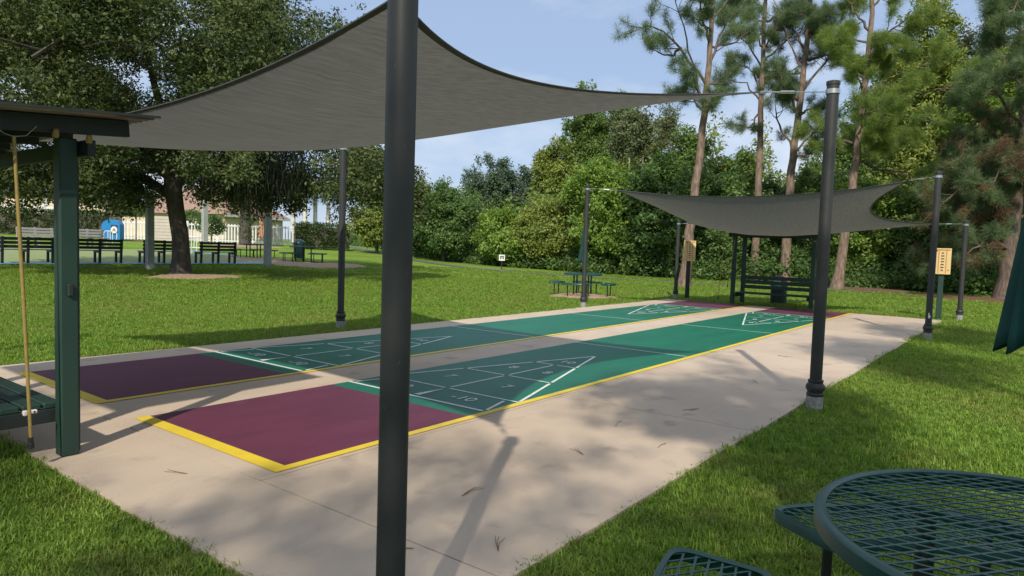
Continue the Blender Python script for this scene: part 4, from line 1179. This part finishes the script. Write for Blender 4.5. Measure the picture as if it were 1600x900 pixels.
# ---- round mesh picnic tables
def lattice(inside, box_, ang, pitch, w=.0045, h=.003):
    """crossing bars of expanded metal, clipped by inside(x, y)"""
    b = MB(); x0, y0, x1, y1 = box_
    cx, cy = (x0+x1)/2, (y0+y1)/2; Rr = math.hypot(x1-x0, y1-y0)/2
    for a in ang:
        d = np.array((math.cos(a), math.sin(a))); n = np.array((-d[1], d[0]))
        k = -int(Rr/pitch)
        while k*pitch < Rr:
            o = np.array((cx, cy))+n*k*pitch
            s = np.arange(-Rr, Rr, .006)
            q = o+s[:, None]*d
            m = inside(q[:, 0], q[:, 1]); e = np.diff(np.r_[0, m.astype(int), 0])
            for i0, i1 in zip(np.where(e == 1)[0], np.where(e == -1)[0]-1):
                if i1-i0 > 1: b.bar((*q[i0], 0), (*q[i1], 0), w, h)
            k += 1
    return b
TOPR = .545
L_ANG = (R(59), R(111))
TOPMESH = lattice(lambda x, y: x*x+y*y < (TOPR-.012)**2, (-TOPR, -TOPR, TOPR, TOPR), L_ANG, .040, .0072).mesh('mesh_top')
TOPMESH.materials.append(M_tgreen)
TOPRIM = MB().lathe([(TOPR-.022, .004), (TOPR-.012, .010), (TOPR, .008), (TOPR+.008, .0), (TOPR+.008, -.035), (TOPR, -.042), (TOPR-.006, -.042), (TOPR-.008, -.006), (TOPR-.022, -.004), (TOPR-.022, .004)], 72, cap=False).mesh('top_rim', smooth=True)
TOPRIM.materials.append(M_tgreen)
SR0, SR1, SA = .66, .96, R(27.5)
def seat_outline(grow=0.0, n=14, cr=.055):
    """rounded curved-trapezoid outline about the +x direction"""
    pts = []
    def arc(r_, a0, a1, k): return [(r_*math.cos(a0+(a1-a0)*i/k), r_*math.sin(a0+(a1-a0)*i/k)) for i in range(k+1)]
    ro, ri = SR1+grow, SR0-grow
    ao = SA+grow/ro; ai = SA+grow/ri
    co, ci = cr/ro, cr/ri
    poly = arc(ro, -ao+co, ao-co, n)
    def corner(p, q, c):
        p, q, c = Vector(p), Vector(q), Vector(c)
        return [tuple(p*(1-t)**2+c*2*t*(1-t)+q*t*t) for t in (.2, .4, .6, .8)]
    P1 = ((ro-cr)*math.cos(ao), (ro-cr)*math.sin(ao)); P2 = ((ri+cr)*math.cos(ai), (ri+cr)*math.sin(ai))
    poly += corner(poly[-1], P1, (ro*math.cos(ao), ro*math.sin(ao))) + [P1, P2]
    inn = arc(ri, ai-ci, -ai+ci, n)
    poly += corner(P2, inn[0], (ri*math.cos(ai), ri*math.sin(ai))) + inn
    P3 = (P2[0], -P2[1]); P4 = (P1[0], -P1[1])
    poly += corner(inn[-1], P3, (ri*math.cos(ai), -ri*math.sin(ai))) + [P3, P4]
    poly += corner(P4, poly[0], (ro*math.cos(ao), -ro*math.sin(ao)))
    return poly
def rim_from(outer, inner, zt, zb):
    n = len(outer); b = MB()
    lerp = lambda p, q, t: (p[0]+(q[0]-p[0])*t, p[1]+(q[1]-p[1])*t)
    loops = [[(*inner[i], zt) for i in range(n)], [(*lerp(inner[i], outer[i], .7), zt+.006) for i in range(n)], [(*outer[i], zt-.004) for i in range(n)], [(*outer[i], zb) for i in range(n)], [(*lerp(outer[i], inner[i], .3), zb) for i in range(n)], [(*lerp(outer[i], inner[i], .3), zt-.008) for i in range(n)]]
    for l_ in loops: b.v += l_
    for j in range(len(loops)-1):
        for i in range(n):
            a = j*n+i; c_ = j*n+(i+1) % n
            b.f.append((a, c_, c_+n, a+n))
    return b
_so, _si = seat_outline(.012), seat_outline(-.008)
SEATRIM = rim_from(_so, _si, .004, -.036).mesh('seat', smooth=True); SEATRIM.materials.append(M_tgreen)
def in_seat(x, y):
    r_ = np.hypot(x, y); a = np.abs(np.arctan2(y, x))
    return (r_ > SR0) & (r_ < SR1) & (a < SA)
SEATMESH = lattice(in_seat, (.55, -.52, 1.0, .52), (R(25), R(75)), .040, .0072).mesh('seat_mesh'); SEATMESH.materials.append(M_tgreen)
def picnic_table(loc, rz, label, TH=.68, SH=.41):
    t = empty('picnic_table', loc, label, 'table', 'round green mesh picnic tables', rz)
    link('top_rim', TOPRIM, t, None, (0, 0, TH))
    link('mesh_top', TOPMESH, t, None, (0, 0, TH))['kind'] = 'stuff'
    sp = MB()
    for k in range(4):
        a = R(45+90*k); sp.bar((.03*math.cos(a), .03*math.sin(a), TH-.016), ((TOPR-.01)*math.cos(a), (TOPR-.01)*math.sin(a), TH-.016), .022, .018)
    sp.build('top_brace', M_tgreen, t)
    MB().lathe([(.024, TH-.030), (.046, TH-.030), (.046, TH+.006), (.024, TH+.006), (.024, TH-.030)], 20, cap=False).build('umbrella_collar', M_tblack, t, smooth=True)
    for k in range(4):
        a = R(45+90*k); c_, s_ = math.cos(a), math.sin(a)
        MB().tube([(.30*c_, .30*s_, TH-.02), (.30*c_, .30*s_, .10), (.31*c_, .31*s_, .03), (.36*c_, .36*s_, 0)], .024, 10).build('leg', M_tblack, t, smooth=True)
    for k in range(4):
        a0 = R(90*k)
        st = link('seat', SEATRIM, t, None, (0, 0, SH), (0, 0, a0))
        link('seat_mesh', SEATMESH, st)['kind'] = 'stuff'
        for sg in (-1, 1):
            a = a0+sg*R(19); c_, s_ = math.cos(a), math.sin(a)
            MB().tube([(.82*c_, .82*s_, SH-.012), (.82*c_, .82*s_, .09), (.80*c_, .80*s_, .03), (.74*c_, .74*s_, .015)], .017, 8).build('seat_leg', M_tblack, t, smooth=True)
        c_, s_ = math.cos(a0), math.sin(a0)
        MB().tube([(.28*c_, .28*s_, .02), (.82*c_, .82*s_, .02)], .017, 8).build('ground_rail', M_tblack, t, smooth=True)
        MB().tube([(.92*c_, .92*s_, SH-.015), (.68*c_, .68*s_, SH-.015)], .012, 8).build('seat_brace', M_tgreen, t, smooth=True)
    return t
picnic_table((-.22, -3.55, -.02), R(31), 'round green mesh picnic table in the lower right corner', TH=.712, SH=.437)
picnic_table((14.75, 6.95, -.02), R(20), 'round green mesh picnic table with a folded umbrella beside the grey post', TH=.67, SH=.40)
t1_ = picnic_table((17.0, 27.4, hgt(27.4)-.02), R(40), 'picnic table on mulch left of the domed green litter bin', TH=.70, SH=.42)
t2_ = picnic_table((17.9, 24.6, hgt(24.6)-.02), R(5), 'picnic table on mulch in front of the domed green litter bin', TH=.76, SH=.45)

t1_.scale = t2_.scale = (1.2, 1.2, 1)
def closed_umbrella(loc, z0, z1, label, flare=.20, seed=1, m=None, top=None, base=0.0, waist=.075):
    rng = np.random.default_rng(seed)
    t = empty('folded_umbrella', loc, label, 'umbrella', 'folded umbrellas')
    MB().lathe([(.019, base), (.019, z1+.03)], 14).build('pole', M_steel if m else M_tblack, t, smooth=True)
    MB().lathe([(.02, z1), (.028, z1+.02), (.018, z1+.05), (.004, z1+.06)], 14).build('finial', M_tblack, t, smooth=True)
    nf = 8; n = nf*10; K = 26; V = []
    ph = rng.uniform(0, 6); amp = rng.uniform(.75, 1.25, nf)
    H = z1-z0
    for j in range(K+1):
        f = j/K                       # 0 top, 1 bottom
        r_ = .03+.05*min(1, f*3)
        if f > .28: r_ += (flare*.72-.06)*((f-.28)/.72)**1.25
        r_ -= (r_-waist)*.75*math.exp(-((f-.52)/.07)**2)
        for k in range(n):
            a = 2*PI*k/n; q = nf*a+ph*0
            fold = .5+.5*math.cos(q)
            rr = r_*(.55+.62*fold**.7*amp[int(((a/(2*PI))*nf+.5) % nf)])
            tw = a+.35*f
            zz = z1-H*f
            if f > .55: zz += (f-.55)/.45*(.10*(1-fold)*H*.55-.02*amp[int(((a/(2*PI))*nf+.5) % nf)])
            V.append((rr*math.cos(tw), rr*math.sin(tw), zz))
    F = [(j*n+k, j*n+(k+1) % n, (j+1)*n+(k+1) % n, (j+1)*n+k) for j in range(K) for k in range(n)]
    cn = link('canopy', np_mesh('canopy', V, F, smooth=True), t, m or M_fabric)
    md = cn.modifiers.new('thickness', 'SOLIDIFY'); md.thickness = .003
    MB().lathe([(waist*.98, z1-H*.50), (waist*1.06, z1-H*.51), (waist*1.06, z1-H*.53), (waist*.98, z1-H*.54)], 20, cap=False).build('tie_strap', m or M_fabric, t, smooth=True)
    return t
closed_umbrella((-.22, -3.55, 0), 1.16, 2.25, 'folded dark green umbrella at the right edge, over the nearest table', flare=.17, seed=4)
closed_umbrella((14.75, 6.95, 0), .98, 2.02, 'folded green umbrella standing in the round table by the grey post', flare=.19, seed=5)
closed_umbrella((24.16, 37.88, hgt(37.88)), .55, 2.55, 'folded peach parasol in front of the far white fence', flare=.32, seed=6, m=M_peach, waist=.14)

# ---- domed litter bins
def litter_bin(loc, label, s=1.0):
    t = empty('litter_bin', loc, label, 'litter bin', 'domed green litter bins')
    MB().lathe([(.24*s, .03*s), (.25*s, .05*s), (.25*s, .60*s), (.24*s, .62*s)], 28).build('body', M_tblack, t, smooth=True)
    sl = MB().box((.262*s, 0, .32*s), (.018*s, .045*s, .60*s)).mesh('slat', bevel=.004); sl.materials.append(M_tgreen)
    for k in range(26): link('slat', sl, t, None, None, (0, 0, 2*PI*k/26))
    MB().lathe([(.285*s, .60*s), (.29*s, .62*s), (.28*s, .65*s), (.25*s, .66*s)], 28, cap=False).build('top_ring', M_tgreen, t, smooth=True)
    lid = MB().lathe([(.27*s, .65*s), (.27*s, .72*s), (.25*s, .82*s), (.19*s, .91*s), (.10*s, .965*s), (.0, .98*s)], 28, cap=False).build('dome_lid', M_tgreen, t, smooth=True)
    b = MB(); b.box((-.245*s, 0, .74*s), (.08*s, .24*s, .12*s)); b.build('opening_flap', M_whitep if s < 1 else M_tblack, lid, bevel=.01)
litter_bin((17.75, 2.28, 0), 'domed green litter bin behind the bench of the far shelter', .80)
litter_bin((19.3, 26.9, hgt(26.9)), 'domed green litter bin between the distant picnic tables and the hedge', 1.04)

# ---- wooden scoreboards
def scoreboard(loc, rz, label, m, h=1.68):
    t = empty('scoreboard', loc, label, 'scoreboard', 'wooden scoreboards', rz)
    MB().box((0, 0, (h-.45)/2), (.11, .11, h-.45)).build('post', m, t, bevel=.006)
    b = MB(); b.box((-.09, 0, h-.30), (.035, .34, .60)); bd = b.build('board', M_wood, t, bevel=.004)
    for y in (-.075, .075):
        MB().box((-.109, y, h-.31), (.006, .016, .52)).build('peg_channel', M_groove, t)
    MB().box((-.110, 0, h-.035), (.006, .30, .022)).build('header_mark', M_groove, t)
    for k in range(7):
        MB().box((-.110, 0, h-.11-.066*k), (.005, .062 if k not in (0, 6) else .045, .026)).build('score_mark', M_ink, t)
    MB().box((-.113, -.125, h-.50), (.012, .022, .022)).build('peg', M_ink, t)
    MB().box((-.113, .115, h-.06), (.012, .022, .022)).build('peg', M_ink, t)
scoreboard((16.94, 4.67, 0), R(35), 'wooden scoreboard on a dark post left of the far shelter', M_hutdark, 1.70)
scoreboard((16.4, -1.74, 0), R(8), 'wooden scoreboard on a green post between two sail posts at right', M_hutgreen, 1.64)

# ---- small white sign by the treeline
t = empty('small_sign', (26.4, 19.1, hgt(19.1)), 'small square white sign on a dark stake before the shrubs', 'sign', rz=R(37))
MB().box((0, 0, .26), (.05, .05, .56)).build('stake', M_black, t)
MB().box((-.035, 0, .60), (.02, .32, .32)).build('panel', M_whitep, t, bevel=.006)
MB().box((-.047, -.085, .60), (.006, .035, .19)).build('mark', M_ink, t)
MB().box((-.047, .085, .60), (.006, .035, .19)).build('mark', M_ink, t)
MB().box((-.0475, 0, .665), (.006, .15, .055)).build('mark', M_ink, t)
MB().box((-.0475, 0, .585), (.006, .15, .04)).build('mark', M_ink, t)

# ---- dark benches by the bowling court
def make_bench(label, light=False):
    t = empty('slatted_bench', (0, 0, 0), label, 'bench', 'pale benches across the lawn court' if light else 'dark benches beside the lawn court')
    mm = M_seatlight if light else M_bench
    Lb = 1.52
    for x in (-.74, 0, .74):
        b = MB()
        b.bar((x, -.30, 0), (x, -.36, .90), .075, .075, up=(1, 0, 0)); b.bar((x, .12, 0), (x, .10, .42), .07, .07, up=(1, 0, 0)); b.bar((x, -.33, .40), (x, .16, .42), .07, .06)
        b.build('support', mm, t)
    for k in range(3):
        MB().box((0, -.305-.012*k, .56+.135*k), (Lb+.1, .03, .10)).build('back_slat', mm, t, bevel=.006)
    for k in range(4):
        MB().box((0, -.22+.115*k, .46), (Lb+.1, .10, .032)).build('seat_slat', M_seatlight, t, bevel=.006)  # dark benches get pale seats too: sunlight put into the colour
    return t
bl = ['dark slatted bench at far left, half hidden by the shelter post', 'dark slatted bench between the shelter post and the pale square post', 'dark slatted bench behind the oak trunk', 'dark slatted bench just right of the oak trunk']
b0 = make_bench(bl[0]); spots = [(6.33, 24.3), (8.6, 24.3), (10.95, 24.3), (13.05, 24.0)]
for i, (x, y) in enumerate(spots):
    o = b0 if i == 0 else copy_tree(b0)
    o.location = (x, y, .27); o.rotation_euler = (0, 0, R(0)); o['label'] = bl[i]
w0 = make_bench('pale slatted bench across the lawn court, farthest left', True)
wlab = ['pale slatted bench across the lawn court, farthest left', 'pale slatted bench across the lawn court, middle of three', 'pale slatted bench across the lawn court, right one below the hedge']
for i, (x, y) in enumerate([(7.6, 33.4), (9.9, 33.9), (12.3, 34.3)]):
    o = w0 if i == 0 else copy_tree(w0)
    o.location = (x, y, hgt(y)-.03); o.rotation_euler = (0, 0, PI+R(8)); o['label'] = wlab[i]

# ---- lawn court with its blue border
tag(strip('lawn_court', [(1, 28.6), (16.4, 28.6)], 8.4, -.012, M_turf), kind='structure')
def flat_strip(name, x0, x1, y0, y1, m, z=-.006):
    k = 10; V = []; F = []
    for j in range(k+1):
        y = y0+(y1-y0)*j/k
        V += [(x0, y, hgt(y)+z), (x1, y, hgt(y)+z)]
    for j in range(k): F.append((2*j, 2*j+1, 2*j+3, 2*j+2))
    return tag(link(name, np_mesh(name, V, F), None, m), kind='structure')
flat_strip('court_border', -2, 16.6, 23.55, 24.5, M_border, -.004)
flat_strip('court_border', 15.8, 16.8, 24.5, 32.6, M_border, -.004)

# ---- pale square posts round the lawn court
def square_post(x, y, h, w, label):
    t = empty('square_post', (x, y, hgt(y)), label, 'post', 'pale square posts round the lawn court')
    MB().box((0, 0, h/2-.05), (w, w, h+.1)).build('shaft', M_postg, t, bevel=.01)
    MB().box((0, 0, h+.02), (w+.05, w+.05, .05)).build('cap', M_postg, t, bevel=.008)
square_post(8.97, 20.9, 2.5, .22, 'pale square post left of the oak trunk in front of the benches')
square_post(14.46, 22.3, 2.85, .24, 'pale square post beside the distant picnic tables')
square_post(20.9, 39.2, 3.0, .30, 'slim pale post rising behind the rightmost dark bench')
square_post(10.6, 33.2, 3.3, .24, 'slim pale post beyond the shelter post across the lawn court')

# ---- white picket fence and rail fence
def picket_fence(a, b, h, label):
    a = Vector(a); b = Vector(b); d = (b-a); L = d.length; d.normalize()
    zb = hgt((a.y+b.y)/2)-.05
    t = empty('picket_fence', (a.x, a.y, zb), label, 'fence', 'white vinyl fences')
    for z in (.18, h-.12): MB().bar((0, 0, z), (d.x*L, d.y*L, z), .05, .09).build('rail', M_whitep, t)
    pk = MB().box((0, 0, h/2), (.085, .03, h)).mesh('picket'); pk.materials.append(M_whitep)
    ang = math.atan2(d.y, d.x); n = int(L/.2)
    for k in range(n+1):
        link('picket', pk, t, None, (d.x*L*k/n, d.y*L*k/n, 0), (0, 0, ang))
    for k in range(int(L/2)+1):
        q = min(1, k*2/L); MB().box((0, 0, (h+.12)/2), (.13, .13, h+.12)).build('post', M_whitep, t, loc=(d.x*L*q, d.y*L*q, 0), rot=(0, 0, ang))
picket_fence((19.2, 46.6), (27.9, 39.6), 1.38, 'white picket fence in front of the tan roofed house')
t = empty('rail_fence', (15.6, 65.5, hgt(65)), 'tall white post and rail fence above the hedge at far left', 'fence', 'white vinyl fences')
for k in range(5):
    MB().box((1.35*k, -1.06*k, 1.45), (.22, .22, 2.95)).build('post', M_whitep, t)
for z in (1.6, 2.15): MB().bar((0, 0, z), (5.4, -4.24, z), .06, .22).build('rail', M_whitep, t)

# ---- far buildings
def house(loc, rz, Lx, Wy, he, hr, wall, roof, label, wins, hip=1.0):
    t = empty('house', loc, label, 'house', None, rz)
    MB().box((Lx/2, Wy/2, he/2), (Lx, Wy, he)).build('wall', wall, t)
    e = .5; b = MB()
    rid = [(hip*Wy/2, Wy/2, hr), (Lx-hip*Wy/2, Wy/2, hr)]
    b.add([(-e, -e, he-.05), (Lx+e, -e, he-.05), (Lx+e, Wy+e, he-.05), (-e, Wy+e, he-.05), rid[0], rid[1]], [(0, 1, 5, 4), (1, 2, 5), (2, 3, 4, 5), (3, 0, 4), (3, 2, 1, 0)])
    rf = b.build('roof', roof, t)
    for (a, c_) in (((-e, -e), (Lx+e, -e)), ((Lx+e, -e), (Lx+e, Wy+e)), ((-e, -e), (-e, Wy+e))):
        MB().bar((*a, he-.16), (*c_, he-.16), .05, .2).build('fascia', M_fascia if roof is M_roofblue else M_whitep, rf)
    for (x, w, z0, z1) in wins:
        f = MB().box((x, -.012, (z0+z1)/2), (w+.16, .06, z1-z0+.16)).build('window', M_whitep, t)
        MB().box((x, -.045, (z0+z1)/2), (w, .02, z1-z0)).build('pane', M_glass, f)
        MB().box((x, -.058, (z0+z1)/2), (.05, .02, z1-z0)).build('mullion', M_whitep, f)
house((34.9, 72.0, 1.15), R(127), 23, 12, 3.65, 6.6, M_cream, M_roofblue, 'long cream building with a slate blue roof behind the benches', [(3, 1.2, 1, 2.3), (7.5, 1.2, 1, 2.3), (12, 1.2, 1, 2.3), (17, 1.2, 1, 2.3)], .8)
house((37.6, 55.3, 1.15), R(109), 11.5, 8, 2.25, 4.75, M_cream, M_rooftan, 'cream house with a tan tiled roof behind the picket fence', [(2, 1.1, .8, 1.8), (5.5, 1.1, .8, 1.8), (9, 1.1, .8, 1.8)], .7)

# ---- blue box, siding enclosure, rails
t = empty('blue_kiosk', (16.2, 41.2, hgt(41.2)-.05), 'bright blue round topped box with a white disc, left of the oak', 'kiosk', rz=R(40))
t.scale = (.86, .86, .95)
K = 16; prof = [(.62*math.cos(PI*k/K), 1.0+.36*math.sin(PI*k/K)) for k in range(K+1)]
prof = [(.62, 0)] + prof + [(-.62, 0)]; n = len(prof); b = MB()
b.add([(-.3, y, z) for y, z in prof]+[(.3, y, z) for y, z in prof], [tuple(range(n)), tuple(range(2*n-1, n-1, -1))]+[(i, n+i, n+(i+1) % n, (i+1) % n) for i in range(n)])
b.build('cabinet', M_blue, t)
MB().box((-.303, -.24, .72), (.02, .46, .62)).build('dark_hatch', M_fascia, t)
MB().lathe([(.22, 0), (.22, .02), (.0, .022)], 24).build('white_disc', M_whitep, t, loc=(-.315, -.24, .72), rot=(0, R(-90), 0))
_bp = t
for sx, sz in ((0, 0), (-.07, -.02), (.07, -.02), (0, .07)):
    MB().lathe([(.042, 0), (.042, .004), (0, .005)], 12).build('disc_emblem', M_ink, t, loc=(-.338, -.24+sx, .72+sz), rot=(0, R(-90), 0))
t = empty('siding_enclosure', (19.5, 43.0, hgt(43)-.05), 'tan horizontal siding enclosure behind the oak trunk', 'enclosure', rz=R(-37))
MB().box((.62, .42, .85), (1.2, .80, 1.66)).build('core', M_tan, t)
for k in range(8): MB().bar((0, -.012, .12+.21*k), (1.24, -.012, .12+.21*k), .05, .195).build('siding_board', M_tan, t)
MB().box((1.62, .3, .52), (.7, .6, 1.0)).build('condenser', M_fascia, t, bevel=.03)
MB().box((1.62, .3, 1.06), (.8, .7, .08)).build('condenser_lid', M_whitep, t, bevel=.02)
def hoop_rail(x, y, label, s=1.0):
    t = empty('hoop_rail', (x, y, hgt(y)-.02), label, 'rail', 'white hoop rails', R(-35))
    w = .34*s; h = .85*s
    MB().tube([(-w, 0, h*.45), (-w, 0, h*.85), (-w*.75, 0, h), (w*.75, 0, h), (w, 0, h*.85), (w, 0, h*.45), (w*.75, 0, h*.36), (-w*.75, 0, h*.36), (-w, 0, h*.45)], .028*s, 8, caps=False).build('hoop', M_whitep, t, smooth=True)
    for q in (-.35, .0, .35): MB().tube([(w*q, 0, 0 if q else h*.36), (w*q, 0, h)], .022*s, 8).build('upright', M_whitep, t, smooth=True)
hoop_rail(15.4, 30.1, 'white hoop rail just right of the oak trunk')
hoop_rail(13.7, 35.5, 'white hoop rail in front of the blue box', .9)

# ---- fallen pine needles and twigs on the concrete
rngN = np.random.default_rng(8)
NS = [(2.35, -.95, .35), (1.55, -1.15, 1.0), (2.05, -1.45, .2), (.45, -1.05, .05), (-.18, -1.32, 2.2), (.05, -1.62, .7), (-.35, .35, 2.0), (3.4, -1.2, 2.7), (5.0, -1.2, .4), (7.2, -.9, 1.2)]
for i, (x, y, a) in enumerate(NS):
    t = empty('fallen_pine_needles', (x, y, .001), 'few brown pine needles lying on the beige concrete', 'pine needles', 'fallen needles on the concrete', a)
    for k in range(2+(i % 2)):
        a2 = rngN.uniform(-.16, .16); l_ = rngN.uniform(.13, .21)
        MB().tube([(0, 0, .004), (l_*.5*math.cos(a2), l_*.5*math.sin(a2)+.006, .007), (l_*math.cos(a2*1.6), l_*math.sin(a2*1.6), .003)], [.0015, .0013, .0009], 5).build('needle', M_needle_brown, t)
print('objects', len(bpy.data.objects))
